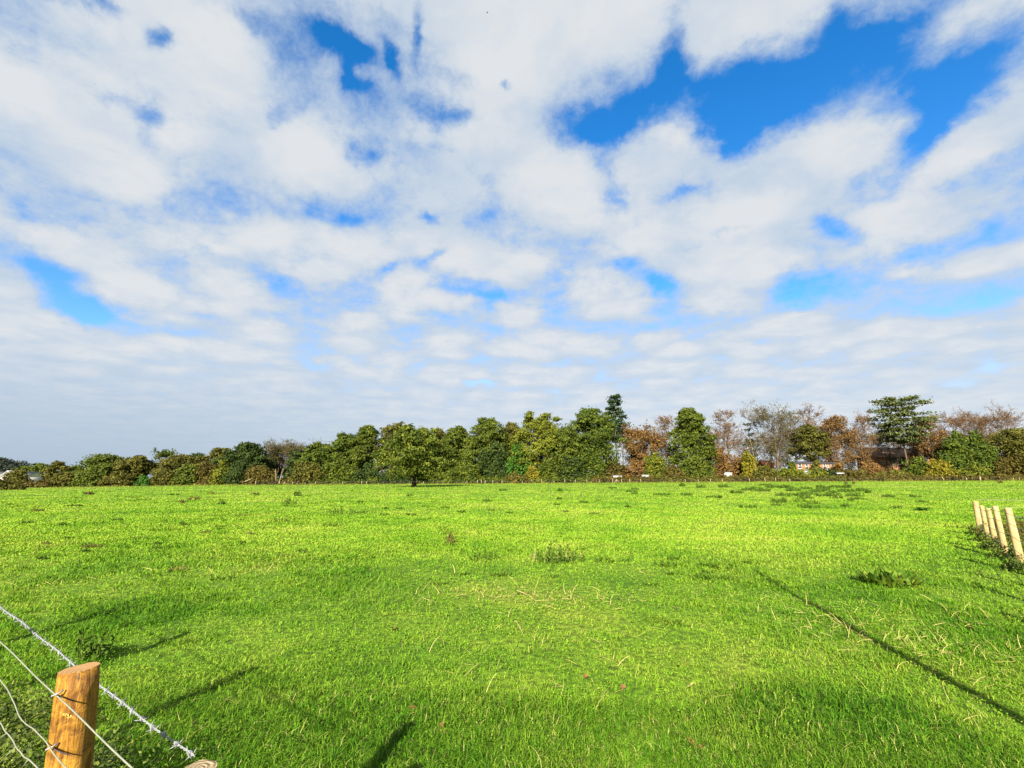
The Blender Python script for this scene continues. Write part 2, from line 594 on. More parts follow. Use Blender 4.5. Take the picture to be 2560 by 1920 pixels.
m_ground, N = mat('field_soil_and_turf')
fc = field_colour(N)
fn = N.noise(world_pos(N), 14, 6, .7)
fc2 = N.mix(N.smooth(fn, .35, .7), N.mix(.8, fc, (.018, .026, .006, 1)), fc)
finish(N, fc2, .85, .1, bump_h=fn, bump_s=.5, bump_d=.05)
nx, ny = len(GX), len(GY)
idx = np.arange(nx * ny).reshape(ny, nx)
gq = np.stack([idx[:-1, :-1], idx[:-1, 1:], idx[1:, 1:], idx[1:, :-1]], -1).reshape(-1, 4)
ground = mesh_np('ground', np.stack([GXX, GYY, GZZ], -1).reshape(-1, 3), gq, m_ground, smooth=True)
ground['kind'] = 'structure'

# ------------------------------------------------------------------ grass
m_grass, N = mat('grass_blades')
r = N.n('ShaderNodeAttribute', attribute_name='vary').outputs['Fac']
base = field_colour(N, r)
lush = N.n('ShaderNodeAttribute', attribute_name='lush').outputs['Fac']
c = N.mix(lush, base, (.021, .094, .004, 1))
c = N.mix(N.smooth(r, .93, .97), c, (.34, .32, .10, 1))
finish(N, c, .6, .07, .26)

m_straw, N = mat('dry_straw')
finish(N, N.ramp(geo_rand(N), [(0, (.26, .22, .06)), (.5, (.40, .32, .12)), (1, (.33, .32, .07))]), .6, .2, .15)


def lushness(x, y):
    l = sstep(.50, .72, vnoise(x / 1.5 + 7.3, y / 1.8 + 3.1, 21)) * .8
    l = np.maximum(l, sstep(1.0, .35, np.hypot((x - 2.3) / 1.35, (y - 3.9) / .9)))
    l = np.maximum(l, .75 * sstep(1.0, .25, np.hypot((x + 2.0) / 2.1, (y - 4.1) / 1.5)) * (.35 + .9 * vnoise(x / .5, y / .5, 61)))
    l = np.clip(l, 0, 1)
    return l * (1 - .75 * sstep(9, 22, y))


def blades(x, y, h, w, lean, rng, even=0.0):
    """one bent blade (quad + tip triangle) at each root"""
    n = len(x)
    z = gz(x, y) - 0.004
    az = rng.uniform(0, 2 * math.pi, n)
    d = np.stack([np.cos(az), np.sin(az), np.zeros(n)], 1)          # bend direction
    fa = az + math.pi / 2 + rng.normal(0, .5, n)
    if np.any(even):
        k_ = rng.uniform(0, 1, n) < even
        fa = np.where(k_, rng.normal(0, .55, n), fa)
    s = np.stack([np.cos(fa), np.sin(fa), np.zeros(n)], 1) * (w * .5)[:, None]
    root = np.stack([x, y, z], 1)
    k = lean[:, None]
    mid = root + d * (h[:, None] * k * .30) + np.array([0, 0, 1.]) * (h * (.62 - .12 * lean))[:, None]
    tip = root + d * (h[:, None] * k * 1.0) + np.array([0, 0, 1.]) * (h * (1.0 - .45 * lean))[:, None]
    V = np.stack([root - s, root + s, mid + s * .8, mid - s * .8, tip], 1)
    return V


def rows_1_over_y(n, y0, y1, rng):
    u = rng.uniform(1 / y1, 1 / y0, n)
    return 1 / u


rng = np.random.default_rng(5)
parts = []
# near turf
n1 = 560000
y = rows_1_over_y(n1, 1.15, 17, rng)
x = rng.uniform(-1, 1, n1) * (y * 1.22 + 1.6)
kp = rng.uniform(0, 1, n1) > sstep(9, 17, y)
x, y = x[kp], y[kp]
n1 = len(y)
lu = lushness(x, y)
cl_ = vnoise(x / .075, y / .085, 41) * .6 + vnoise(x / .21, y / .24, 42) * .4
h = (.018 + (.085 * cl_ ** 2.2) * rng.uniform(.4, 1, n1) + .095 * lu * rng.uniform(.35, 1, n1)) * np.interp(y, [0, 6, 16], [1, 1, 1.15])
w = np.maximum(.0045, .00135 * y) * rng.uniform(.6, 1.5, n1)
parts.append((blades(x, y, h, w, rng.uniform(.35, 1.45, n1) * np.interp(y, [8, 16], [1, .7]), rng, np.interp(y, [4, 10, 16], [0, .15, .22])), lu * rng.uniform(.3, 1.0, n1)))
# far turf
n2 = 420000
y = rows_1_over_y(n2, 8.5, 152, rng)
x = rng.uniform(-1, 1, n2) * (y * 1.22 + 3)
kp = rng.uniform(0, 1, n2) < sstep(8.5, 16, y)
x, y = x[kp], y[kp]
n2 = len(y)
h = np.interp(y, [10, 40, 150], [.055, .08, .13]) * rng.uniform(.5, 1.1, n2)
w = .0018 * y * rng.uniform(.7, 1.3, n2)
parts.append((blades(x, y, h, w, rng.uniform(.2, .95, n2), rng, np.interp(y, [9, 24, 60], [.15, .24, .38])), np.zeros(n2)))
# tussocks: taller clumps with their own small shadows
nt = 4200
ty = rows_1_over_y(nt, 3.0, 140, rng)
tx = rng.uniform(-1, 1, nt) * (ty * 1.15 + .5)
keep = vnoise(tx / 6 + 2, ty / 8 + 5, 31) + .3 * vnoise(tx / 1.7, ty / 2.1, 32) > .60
tx, ty = tx[keep], ty[keep]
k = 34
R = np.interp(ty, [3, 12, 40, 140], [.05, .10, .22, .55]) * rng.uniform(.5, 1.4, len(ty))
bx = (tx[:, None] + rng.normal(0, 1, (len(tx), k)) * R[:, None] * 1.6).ravel()
by = (ty[:, None] + rng.normal(0, 1, (len(tx), k)) * R[:, None] * .8).ravel()
hh = (np.interp(ty, [3, 10, 40, 140], [.06, .10, .17, .30])[:, None] * rng.uniform(.4, 1.2, (len(tx), k))).ravel()
ww = np.maximum(.004, .0013 * by) * rng.uniform(.7, 1.3, len(bx))
parts.append((blades(bx, by, hh, ww, rng.uniform(.3, 1.1, len(bx)), rng), rng.uniform(.3, 1, len(bx)) * np.repeat(rng.uniform(.2, 1, len(tx)), k)))
# small broad leaves (clover, daisy, young docks) between the blades
n3 = 110000
y3 = rows_1_over_y(n3, 1.25, 13, rng)
x3 = rng.uniform(-1, 1, n3) * (y3 * 1.2 + .55)
kp = vnoise(x3 / .22, y3 / .25, 51) + .5 * vnoise(x3 / .9, y3 / 1.1, 52) > .62
x3, y3 = x3[kp], y3[kp]
c3 = np.stack([x3, y3, gz(x3, y3) + rng.uniform(.012, .05, len(x3))], 1)
CL = leaves(c3, np.maximum(.0055, .0016 * y3) * rng.uniform(.6, 1.4, len(x3)), np.tile([-.1, -.55, 1.1], (len(x3), 1)), rng, .7)
VV = np.concatenate([p[0] for p in parts])
LU = np.repeat(np.concatenate([p[1] for p in parts]), 5)
nb = len(VV)
o5 = np.arange(nb)[:, None] * 5
c4 = np.arange(len(CL) * 4).reshape(-1, 4) + nb * 5
LU = np.concatenate([LU, np.repeat(rng.uniform(0, .6, len(CL)), 4)])
# each far blade stands for a small clump, so its tone varies less from its neighbours
yy_ = VV[:, 0, 1]
VA = .5 + (rng.uniform(0, 1, nb) - .5) * np.interp(yy_, [3, 10, 30, 80], [1.0, .7, .25, .12])
VA = np.concatenate([np.repeat(VA, 5), np.repeat(rng.uniform(.15, .9, len(CL)), 4)])
grass = mesh_np('grass', np.concatenate([VV.reshape(-1, 3), CL.reshape(-1, 3)]), [np.concatenate([o5 + np.array([[0, 1, 2, 3]]), c4]), o5 + np.array([[3, 2, 4]])], m_grass, attrs={'lush': LU, 'vary': VA})
grass['kind'] = 'stuff'
del VV, parts

# dry straw stems lying and standing in the turf
def stems(x, y, L, w, rng, flat=.5):
    n = len(x)
    z = gz(x, y)
    az = rng.uniform(0, 2 * math.pi, n)
    d = np.stack([np.cos(az), np.sin(az), np.zeros(n)], 1)
    up = rng.uniform(.15, 1.0, n) ** (1 + flat)
    root = np.stack([x, y, z + .01], 1)
    out = []
    side = unit(np.cross(d, np.array([0, 0, 1.])) + rng.normal(0, .4, (n, 3))) * (w * .5)[:, None]
    curl = rng.normal(0, .35, n)
    ex = np.stack([-d[:, 1], d[:, 0], np.zeros(n)], 1)
    for t in (0, .35, .7, 1.0):
        c = root + d * (L * t * (1 - .45 * up))[:, None] + ex * (L * curl * t * t * .6)[:, None] + np.array([0, 0, 1.]) * (L * up * (t - .35 * t * t) + .012)[:, None]
        out += [c - side * (1 - .5 * t), c + side * (1 - .5 * t)]
    return np.stack(out, 1)


cl = []
for (px, py, sx, sy, m) in [(2200, 1600, .55, .5, 190), (2400, 1640, .7, .5, 200), (2330, 1560, .8, .4, 120), (1350, 1500, .9, .35, 150), (1260, 1490, .6, .3, 90), (2080, 1560, .4, .3, 60), (2500, 1720, .4, .4, 60),
                          (1660, 1640, .5, .4, 34), (1400, 1590, .6, .4, 50), (1380, 1780, .35, .3, 26), (1250, 1690, .4, .3, 26), (760, 1830, .3, .25, 16), (760, 1420, 1.5, .5, 60), (1900, 1500, 1.2, .5, 50),
                          (200, 1455, 1.5, .6, 70), (1100, 1490, .8, .4, 36), (2350, 1800, .35, .3, 20), (1500, 1500, 1., .4, 60)]:
    g = on_ground(px, py)
    cl.append(np.stack([rng.normal(g[0], sx, m), rng.normal(g[1], sy, m)], 1))
ys = rows_1_over_y(420, 1.6, 14, rng)
cl.append(np.stack([rng.uniform(-1.1, 1.1, 420) * (ys + .3), ys], 1))
S = np.concatenate(cl)
S = S[S[:, 1] > 1.3]
L = rng.uniform(.05, .20, len(S)) * np.interp(S[:, 1], [2, 8], [.95, 1.25])
w = np.maximum(.0023, .0009 * S[:, 1]) * rng.uniform(.7, 1.4, len(S))
SV = stems(S[:, 0], S[:, 1], L, w, rng)
o8 = np.arange(len(SV))[:, None] * 8
# rough tall grass left standing along the foot of the far fence
nr = 16000
ry = rng.uniform(146.5, 152.5, nr)
rx = rng.uniform(-172, 172, nr)
rh = (.15 + .75 * vnoise(rx / 3.1, ry / 2.0, 71) ** 2) * rng.uniform(.5, 1.2, nr) * np.interp(ry, [146.5, 149.5], [.25, 1])
RB = blades(rx, ry, rh, np.full(nr, .22) * rng.uniform(.6, 1.4, nr), rng.uniform(.2, .8, nr), rng)
o5 = np.arange(nr)[:, None] * 5
rough = mesh_np('rough_grass', RB.reshape(-1, 3), [o5 + np.array([[0, 1, 2, 3]]), o5 + np.array([[3, 2, 4]])], foliage('rough_grass_blades', (.055, .06, .01), (.12, .125, .018), (.20, .175, .04)))
rough['kind'] = 'stuff'
straw = mesh_np('dry_straw', SV.reshape(-1, 3), np.concatenate([o8 + np.array([[2 * i, 2 * i + 1, 2 * i + 3, 2 * i + 2]]) for i in range(3)]), m_straw)
straw['kind'] = 'stuff'

# ------------------------------------------------------------------ trees
def env_radius(shape, t):
    t = np.asarray(t, float)
    if shape == 'dome':
        return np.where(t < .35, .72 + .28 * np.sin(t / .35 * math.pi / 2), np.sqrt(np.clip(1 - ((t - .35) / .68) ** 2, 0, 1)))
    if shape == 'column':
        return np.where(t < .15, .65 + .35 * t / .15, np.clip(1 - ((t - .15) / .88) ** 2.6, 0, 1) ** .6)
    if shape == 'cone':
        return np.clip(.25 + .75 * np.where(t < .3, t / .3, (1 - t) / .7), 0, 1) * np.where(t > .97, .5, 1)
    if shape == 'vase':
        return np.where(t < .6, .35 + .65 * (t / .6) ** .8, np.sqrt(np.clip(1 - ((t - .6) / .42) ** 2, 0, 1)))
    if shape == 'mound':
        return np.sqrt(np.clip(1 - t ** 2 * .98, 0, 1))
    return np.ones_like(t)


def leafy_crown(shape, HW, z0, z1, rng, lobes=26, clumps=26, per=13, leaf=.33, depth=None, spire=0, gap=0.0):
    """leaf faces gathered in clumps over many unequal lobes that fill an uneven envelope"""
    D = depth or HW
    Hh = z1 - z0
    out = []
    cen = []
    for i in range(lobes):
        t = (i + rng.uniform(0, 1)) / lobes
        t = t ** .85
        er = float(env_radius(shape, t))
        lr = HW * rng.uniform(.19, .34) * (0.75 + .35 * er)
        lr = min(lr, Hh * .32)
        a = i * 2.39996 + rng.normal(0, .5)
        rad = max(0.0, er * rng.uniform(.72, 1.08) - lr / HW * .75)
        if rng.uniform() < .22:
            rad *= .3
        z = z0 + lr * .7 + (Hh - lr * 1.45) * t
        cen.append((math.cos(a) * rad * HW, math.sin(a) * rad * D, z, lr))
    for s in range(spire):
        cen.append((rng.uniform(-.55, .55) * HW, rng.uniform(-.4, .4) * D, z1 - HW * .1 + rng.uniform(-.05, .12) * Hh, HW * rng.uniform(.10, .16)))
    B = []
    for (cx, cy, cz, lr) in cen:
        nc = max(4, int(clumps * rng.uniform(.7, 1.3)))
        v = unit(rng.normal(size=(nc, 3)) + np.array([0, 0, .35]))
        cc = np.array([cx, cy, cz]) + v * np.array([1, 1, .82]) * (lr * rng.uniform(.55, 1.08, (nc, 1)))
        if gap:
            cc = cc[rng.uniform(size=len(cc)) > gap]
        m = len(cc)
        sp = max(leaf * .95, lr * .19)
        pts = (cc[:, None, :] + rng.normal(0, 1, (m, per, 3)) * np.array([sp, sp, sp * .62])).reshape(-1, 3)
        out.append(pts)
        B.append(unit(pts - np.array([cx, cy, cz])) * .9)
    Pp = np.concatenate(out); Bb = np.concatenate(B)
    fx = HW / np.percentile(np.abs(Pp[:, 0]), 96.5); fy = D / np.percentile(np.abs(Pp[:, 1]), 96.5)
    fz = (z1 - z0) / (np.percentile(Pp[:, 2], 98.8 if spire else 98.0) - z0)
    Pp = np.stack([Pp[:, 0] * fx, Pp[:, 1] * fy, z0 + (Pp[:, 2] - z0) * fz], 1)
    cen = [(a * fx, b * fy, z0 + (c - z0) * fz, d) for (a, b, c, d) in cen]
    ok = Pp[:, 2] > 0.05
    return leaves(Pp[ok], leaf, Bb[ok], rng), cen


def trunk_geo(H, r0, cen, rng, lean=0.0, flare=1.5, limbs=7):
    g = Geo()
    n = 9
    t = np.linspace(0, 1, n)
    wob = np.cumsum(rng.normal(0, .012 * H, (n, 2)), 0) * t[:, None]
    pts = np.stack([wob[:, 0] + lean * t * H, wob[:, 1], -0.15 + t * H], 1)
    rad = r0 * (1 - .72 * t); rad[0] *= flare
    g.tube(pts, rad, 8)
    if cen:
        for c in [cen[i] for i in rng.permutation(len(cen))[:limbs]]:
            e = np.array(c[:3])
            s = rng.uniform(.25, .6)
            k = int(s * (n - 1))
            p0 = pts[k]
            if e[2] < p0[2] + .3:
                continue
            q = np.linspace(0, 1, 6)[:, None]
            mid = (p0 + e) / 2 + np.array([0, 0, -.08 * np.linalg.norm(e - p0)])
            pp = (1 - q) ** 2 * p0 + 2 * q * (1 - q) * mid + q * q * e
            g.tube(pp, np.linspace(rad[k] * .55, .03, 6), 5)
    return g


def bare_twigs(H, HW, shape, rng, main=18, sub=(6, 6, 4), z_low=.22, lean=0.0, r0=.28, up=.55, droop=0.0, fork=0):
    """trunk with ascending limbs, branches and fine twigs; returns (trunk geometry, twig geometry, twig ends)"""
    tr = Geo(); tw = Geo()
    n = 10
    t = np.linspace(0, 1, n)
    base_pts = np.stack([np.cumsum(rng.normal(0, .012 * H, n)) * t + lean * H * t, np.cumsum(rng.normal(0, .012 * H, n)) * t, -.15 + t * H * .95], 1)
    rad = r0 * (1 - .88 * t) + .02; rad[0] *= 1.4
    tr.tube(base_pts, rad, 7)
    stems_ = [(base_pts, rad)]
    for k in range(fork):
        s = int(rng.uniform(.12, .35) * (n - 1)) + 1
        a = rng.uniform(0, 2 * math.pi)
        e = np.array([math.cos(a) * HW * .55, math.sin(a) * HW * .55, H * rng.uniform(.75, .95)])
        q = np.linspace(0, 1, 8)[:, None]
        p0 = base_pts[s]
        mid = p0 + np.array([math.cos(a) * HW * .4, math.sin(a) * HW * .4, (e[2] - p0[2]) * .35])
        pp = (1 - q) ** 2 * p0 + 2 * q * (1 - q) * mid + q * q * e
        rr = np.linspace(rad[s] * .7, .03, 8)
        tr.tube(pp, rr, 6)
        stems_.append((pp, rr))
    ends = []
    P0 = []; D0 = []; L0 = []; R0 = []
    for j in range(main):
        pts, rr = stems_[j % len(stems_)]
        z = z_low + (1 - z_low) * (j + rng.uniform(0, 1)) / main
        m = len(pts) - 1
        f = min(m - 1e-3, max(0.0, (z * H - pts[0][2]) / (pts[-1][2] - pts[0][2]) * m))
        i = int(f)
        p = pts[i] + (pts[i + 1] - pts[i]) * (f - i)
        a = j * 2.39996 + rng.normal(0, .4)
        tt = (z - z_low) / (1 - z_low)
        er = float(env_radius(shape, tt)) * HW
        ln = max(.10 * H, er * rng.uniform(.8, 1.15) - math.hypot(p[0], p[1]) * .5)
        ele = up * rng.uniform(.75, 1.25) + .35 * tt
        d = np.array([math.cos(a) * math.cos(ele), math.sin(a) * math.cos(ele), math.sin(ele)])
        ln = min(ln / max(.45, math.cos(ele)), (H * 1.03 - p[2]) / max(.12, math.sin(ele)) if d[2] > .05 else ln)
        P0.append(p); D0.append(d); L0.append(ln); R0.append(max(.035, np.interp(f, np.arange(m + 1), rr) * .5))
    P0 = np.array(P0); D0 = np.array(D0); L0 = np.array(L0); R0 = np.array(R0)
    geo = tr
    for lev in range(len(sub) + 1):
        k = 3 if lev < 2 else 2
        p = P0.copy(); d = D0.copy()
        bp = [p.copy()]
        r = R0
        for s in range(k):
            q = p + d * (L0 / k)[:, None]
            r2 = R0 * (1 - .7 * (s + 1) / k)
            geo.segs(p, q, r, r2, 4 if lev == 0 else 3)
            p = q; r = r2
            bp.append(p.copy())
            d = unit(d + rng.normal(0, .16, d.shape) + np.array([0, 0, .10 - droop * (1 + lev)]))
        bp = np.array(bp)              # (k+1, n, 3)
        ends.append(p)
        if lev == len(sub):
            break
        m = sub[lev]
        nn = len(P0)
        f = rng.uniform(.25, 1.0, (nn, m)) * k
        f = np.minimum(f, k - 1e-3)
        i = f.astype(int); fr = (f - i)[..., None]
        ii = np.arange(nn)[:, None]
        np0 = bp[i, ii] * (1 - fr) + bp[i + 1, ii] * fr
        ax = unit(bp[-1] - bp[0])[:, None, :]
        nd = unit(ax * rng.uniform(.5, .95, (nn, m, 1)) + unit(rng.normal(size=(nn, m, 3))) * .72 + np.array([0, 0, .15 - droop]))
        L1 = (L0[:, None] * rng.uniform(.32, .62, (nn, m)))
        R1 = np.maximum(R0[:, None] * .5, .043) * np.ones((nn, m))
        P0, D0, L0, R0 = np.array(np0).reshape(-1, 3), nd.reshape(-1, 3), L1.ravel(), R1.ravel()
        if lev == 0:
            geo = tw
    E = np.concatenate(ends[1:])
    fx = HW / np.percentile(np.abs(E[:, 0]), 96); fz = H / np.percentile(E[:, 2], 98.5)
    f = np.array([fx, fx, fz])
    for g_ in (tr, tw):
        g_.V = [v * f for v in g_.V]
    return tr, tw, E * f


def pine_pads(H, z0, HW, rng, layers=9, shape='cone', pads=5, leaf=.42, flat=.46, per=120, oneside=0.0):
    """flat tiers of needles carried on near-level branches"""
    g = Geo(); L = []
    for i in range(layers):
        t = (i + .5) / layers
        z = z0 + (H - z0) * t
        er = HW * (env_radius('dome', t * .9) if shape == 'spread' else (1 - .62 * t ** 1.5)) * rng.uniform(.75, 1.1)
        k = max(2, int(pads * (1 - .35 * t)))
        a0 = rng.uniform(0, 6.28)
        for j in range(k):
            a = a0 + j * 6.283 / k + rng.normal(0, .35)
            rr = float(er) * rng.uniform(.55, 1.0) * (1 + oneside * math.cos(a))
            e = np.array([math.cos(a) * rr, math.sin(a) * rr, z + rng.normal(0, .25) + .12 * rr])
            g.tube(np.array([[0, 0, z - .25 * rr], e * np.array([.5, .5, 1]) - np.array([0, 0, .12 * rr]), e]), [.10, .07, .03], 4)
            for s in range(4):
                f = rng.uniform(.35, 1.05)
                c = np.array([e[0] * f, e[1] * f, z + (e[2] - z) * f + .15]) + rng.normal(0, .2, 3)
                rad = max(.5, rr * .30)
                q = c + rng.normal(0, 1, (per // 3, 3)) * np.array([rad * .55, rad * .55, rad * flat * .6])
                L.append(q)
        if t > .8:
            L.append(np.array([0, 0, z + .3]) + rng.normal(0, 1, (per, 3)) * np.array([er * .4 + .3, er * .4 + .3, .35]))
    Lp = np.concatenate(L)
    fx = HW / np.percentile(np.abs(Lp[:, 0]), 99.6)
    Lp[:, :2] *= fx; g.V = [v * np.array([fx, fx, 1]) for v in g.V]
    return g, leaves(Lp, leaf, np.tile([0, 0, .7], (len(Lp), 1)), rng, .5)


def place_span(x0, x1, top, Y):
    """ground point, half width and height of something that spans pixels x0..x1 up to pixel row top at depth Y"""
    xc = (x0 + x1) / 2
    b = at_depth(xc, Y)
    a0 = at_y(x0, top, Y); a1 = at_y(x1, top, Y)
    return b, abs(a1[0] - a0[0]) / 2, at_y(xc, top, Y)[2] - b[2]


SEED = [100]


def tree(kind, x0, x1, top, Y, pal, label, low=.12, bark_m=None, **kw):
    SEED[0] += 1
    rng = np.random.default_rng(SEED[0])
    b, HW, H = place_span(x0, x1, top, Y)
    name = {'dome': 'broadleaf_tree', 'column': 'broadleaf_tree', 'vase': 'broadleaf_tree', 'bare': 'bare_tree', 'pine': 'pine_tree', 'spread': 'pine_tree'}[kind]
    t = thing(name, label, 'tree', b, kw.pop('group', None))
    if kind in ('dome', 'column', 'vase'):
        tk = kw.pop('r0', .018 * H + .08)
        limbs = kw.pop('limbs', 7)
        lean = kw.pop('lean', 0.0)
        kw['lobes'] = int(kw.get('lobes', 26) * 1.5)
        Q, cen = leafy_crown(kind, HW * 1.07, H * low * .5, H, rng, **kw)
        g = trunk_geo(H * .8, tk, cen, rng, lean, limbs=limbs)
        g.build('trunk', bark_m or M_BARK_DARK, t)
        c = Geo(); c.quads(Q); c.build('crown', P[pal], t)
    elif kind == 'bare':
        shape = kw.pop('shape', 'dome')
        nl = int(kw.pop('leaf_n', 1200) * 1.7)
        lsz = kw.pop('leaf', .24)
        lowleaf = kw.pop('leaf_low', 0)
        twm = kw.pop('twig', M_TWIG)
        tr, tw, ends = bare_twigs(H, HW, shape, rng, **kw)
        tr.build('trunk', bark_m or twm, t)
        tw.build('twigs', twm, t)
        if nl and pal:
            w = np.ones(len(ends))
            if lowleaf:
                w = np.exp(-lowleaf * np.clip(ends[:, 2] / H, 0, 1))
            i = rng.choice(len(ends), nl, p=w / w.sum())
            q = ends[i] + rng.normal(0, .35, (nl, 3))
            c = Geo(); c.quads(leaves(q, lsz, None, rng)); c.build('crown', P[pal], t)
    else:
        z0 = kw.pop('z0', .4) * H
        leanx = kw.pop('lean', 0.0)
        g, Q = pine_pads(H * .97, z0, HW, rng, shape='spread' if kind == 'spread' else 'cone', **kw)
        n = 10
        q = np.linspace(0, 1, n)
        g.tube(np.stack([leanx * (1 - q) * H, 0 * q, -.15 + q * H * .95], 1), .26 * (1 - .75 * q) + .04, 8)
        g.build('trunk', bark_m or M_BARK, t)
        c = Geo(); c.quads(Q); c.build('crown', P[pal], t)
    return t


def bush(x0, x1, top, Y, pal, label, name='bush', cat='bush', leaf=.32, n=1.0, group=None, stemmy=0.3, shape='mound', depth=None, gap=0.0):
    SEED[0] += 1
    rng = np.random.default_rng(SEED[0])
    b, HW, H = place_span(x0, x1, top, Y)
    lob = max(7, int(HW * 2.6))
    D = depth or min(HW, 3.0)
    # a row of lobes along the width so that long hedges stay uneven
    Q = []; cen = []
    for i in range(lob):
        u = -1 + 2 * (i + rng.uniform(.2, .8)) / lob
        er = math.sqrt(max(.12, 1 - abs(u) ** 2.6)) if shape == 'mound' else 1.0
        lh = H * er * rng.uniform(.72, 1.06)
        lr = max(.35, min(lh * .5, HW * .5, 1.6) * rng.uniform(.8, 1.15))
        for z in np.arange(lr * .5, max(lr * .6, lh - lr * .75) + .01, lr * .9):
            cen.append((u * (HW - lr * .5), rng.uniform(-1, 1) * D * .5, z, lr))
        cen.append((u * (HW - lr * .5), rng.uniform(-1, 1) * D * .5, max(lr * .6, lh - lr * .8), lr))
    B = []
    for (cx, cy, cz, lr) in cen:
        nc = int(11 * n) + 2
        v = unit(rng.normal(size=(nc, 3)) + np.array([0, -.3, .3]))
        cc = np.array([cx, cy, cz]) + v * lr * rng.uniform(.5, 1.05, (nc, 1))
        pts = (cc[:, None] + rng.normal(0, max(.18, lr * .2), (nc, 9, 3))).reshape(-1, 3)
        if gap:
            pts = pts[rng.uniform(size=len(pts)) > gap]
        Q.append(pts); B.append(unit(pts - np.array([cx, cy, cz])) * .8)
    Q = np.concatenate(Q); B = np.concatenate(B)
    Q[:, 2] *= H / np.percentile(Q[:, 2], 97)
    Q[:, 0] *= HW / np.percentile(np.abs(Q[:, 0]), 97)
    ok = Q[:, 2] > .03
    c = Geo(); c.quads(leaves(Q[ok], leaf, B[ok], rng))
    o = c.build(name, P[pal])
    o.location = tuple(b)
    return tag(o, label, cat, group)


# --- the far left
tree('dome', -75, 47, 1148, 215, 'slate', 'dark bluish spreading tree at the left edge, behind the white bungalow', low=.1, lobes=34)
tree('dome', 58, 126, 1161, 206, 'olive', 'low dull green tree close behind the gable of the bungalow', low=.05, lobes=22, clumps=12)
tree('column', 119, 160, 1156, 165, 'brownolive', 'narrow yellowish olive tree just right of the bungalow', low=.06, lobes=18, clumps=12)
tree('dome', 152, 212, 1167, 172, 'olive', 'low rounded olive tree beside the narrow yellowish tree', low=.05, lobes=20, clumps=12)
tree('dome', 200, 312, 1141, 168, 'olive', 'broad olive tree with a flattish ragged top in the low left wood', low=.06, lobes=30)
tree('vase', 306, 371, 1143, 166, 'brownolive', 'brownish olive tree with several slender dark trunks showing below', low=.22, lobes=20, limbs=12)
tree('bare', 378, 430, 1127, 182, 'green', 'thin open green tree standing up above the low left wood', shape='vase', main=14, sub=(4, 4, 3), leaf_n=1500, leaf=.3, twig=M_TWIG_DARK, up=.7)
tree('dome', 408, 484, 1141, 170, 'brownolive', 'olive tree to the right of the thin open tree', low=.05, lobes=24)
tree('dome', 448, 520, 1138, 178, 'dark', 'small dark green rounded tree low in the skyline', low=.1, lobes=20)
tree('dome', 500, 578, 1124, 172, 'brownolive', 'brown olive rounded tree left of the first dark green dome', low=.08, lobes=26)
tree('dome', 566, 655, 1112, 168, 'dark', 'dark green dome shaped tree left of the grey brown bare dome', low=.06, lobes=32)
tree('bare', 655, 772, 1105, 186, 'brownolive', 'grey brown half bare dome shaped tree with sky showing through it', shape='dome', main=44, sub=(7, 7, 5), leaf_n=2600, leaf=.26, twig=M_TWIG_GREY, up=.45, r0=.4, leaf_low=1.0)
tree('dome', 655, 700, 1134, 190, 'dark', 'dark green tree seen through the foot of the half bare dome', low=.05, lobes=16)
tree('dome', 712, 770, 1128, 180, 'dark', 'dark green tree against the right side of the half bare dome', low=.05, lobes=18)
tree('dome', 752, 834, 1112, 170, 'green', 'mid green tree where the wood begins to rise, right of the bare dome', low=.06, lobes=26)
# --- the dense wood
tree('dome', 812, 892, 1088, 172, 'green', 'fresh green rounded tree on the step of the rising wood', low=.05, lobes=30)
tree('column', 872, 955, 1070, 170, 'olive', 'tall olive tree with a brownish top left of the lone field tree', low=.05, lobes=34)
tree('dome', 945, 1028, 1064, 174, 'brownolive', 'brownish topped tree directly behind the left half of the lone field tree', low=.05, lobes=32)
tree('dome', 1024, 1075, 1076, 178, 'olive', 'olive tree hidden behind the middle of the lone field tree', low=.05, lobes=22)
tree('dome', 1066, 1118, 1076, 172, 'brownolive', 'ochre topped tree behind the right shoulder of the lone field tree', low=.05, lobes=22)
tree('dome', 1104, 1182, 1072, 170, 'olive', 'olive tree just right of the lone field tree', low=.05, lobes=30)
tree('dome', 1166, 1270, 1051, 166, 'olive', 'large olive dome shaped tree rising between the lone tree and the spired tree', low=.06, lobes=40)
tree('column', 1252, 1306, 1062, 174, 'brownolive', 'narrow brownish olive tree squeezed beside the large olive dome', low=.06, lobes=26)
tree('dome', 1290, 1414, 1036, 162, 'ygreen', 'big yellow green tree with upright leafy spires on its crown', low=.1, lobes=42, spire=7)
tree('dome', 1368, 1456, 1076, 158, 'olive', 'darker olive tree in front of the gap right of the spired tree', low=.05, lobes=32)
tree('dome', 1422, 1542, 1029, 164, 'green', 'largest green dome shaped tree, just left of the tall dark pine', low=.3, lobes=46, limbs=14)
tree('pine', 1505, 1582, 984, 176, 'pine', 'tall dark pine with a pale stem rising above the whole wood', z0=.46, layers=11, pads=5, leaf=.46)
tree('bare', 1520, 1600, 1066, 180, 'rust', 'grey leafless tree under the tall dark pine', main=20, sub=(5, 4, 3), leaf_n=200, twig=M_TWIG_GREY)
tree('bare', 1568, 1650, 1067, 168, 'rust', 'rust brown tree with many clinging leaves right of the tall dark pine', main=24, sub=(6, 6, 4), leaf_n=4200, leaf=.34, leaf_low=.8)
tree('bare', 1643, 1705, 1043, 176, 'rust', 'pinkish bare tree leaning on the left of the tall green column', main=20, sub=(7, 6, 4), leaf_n=700, shape='vase')
tree('column', 1690, 1780, 1028, 164, 'olive', 'tall green column shaped tree standing among the bare trees', low=.06, lobes=52)
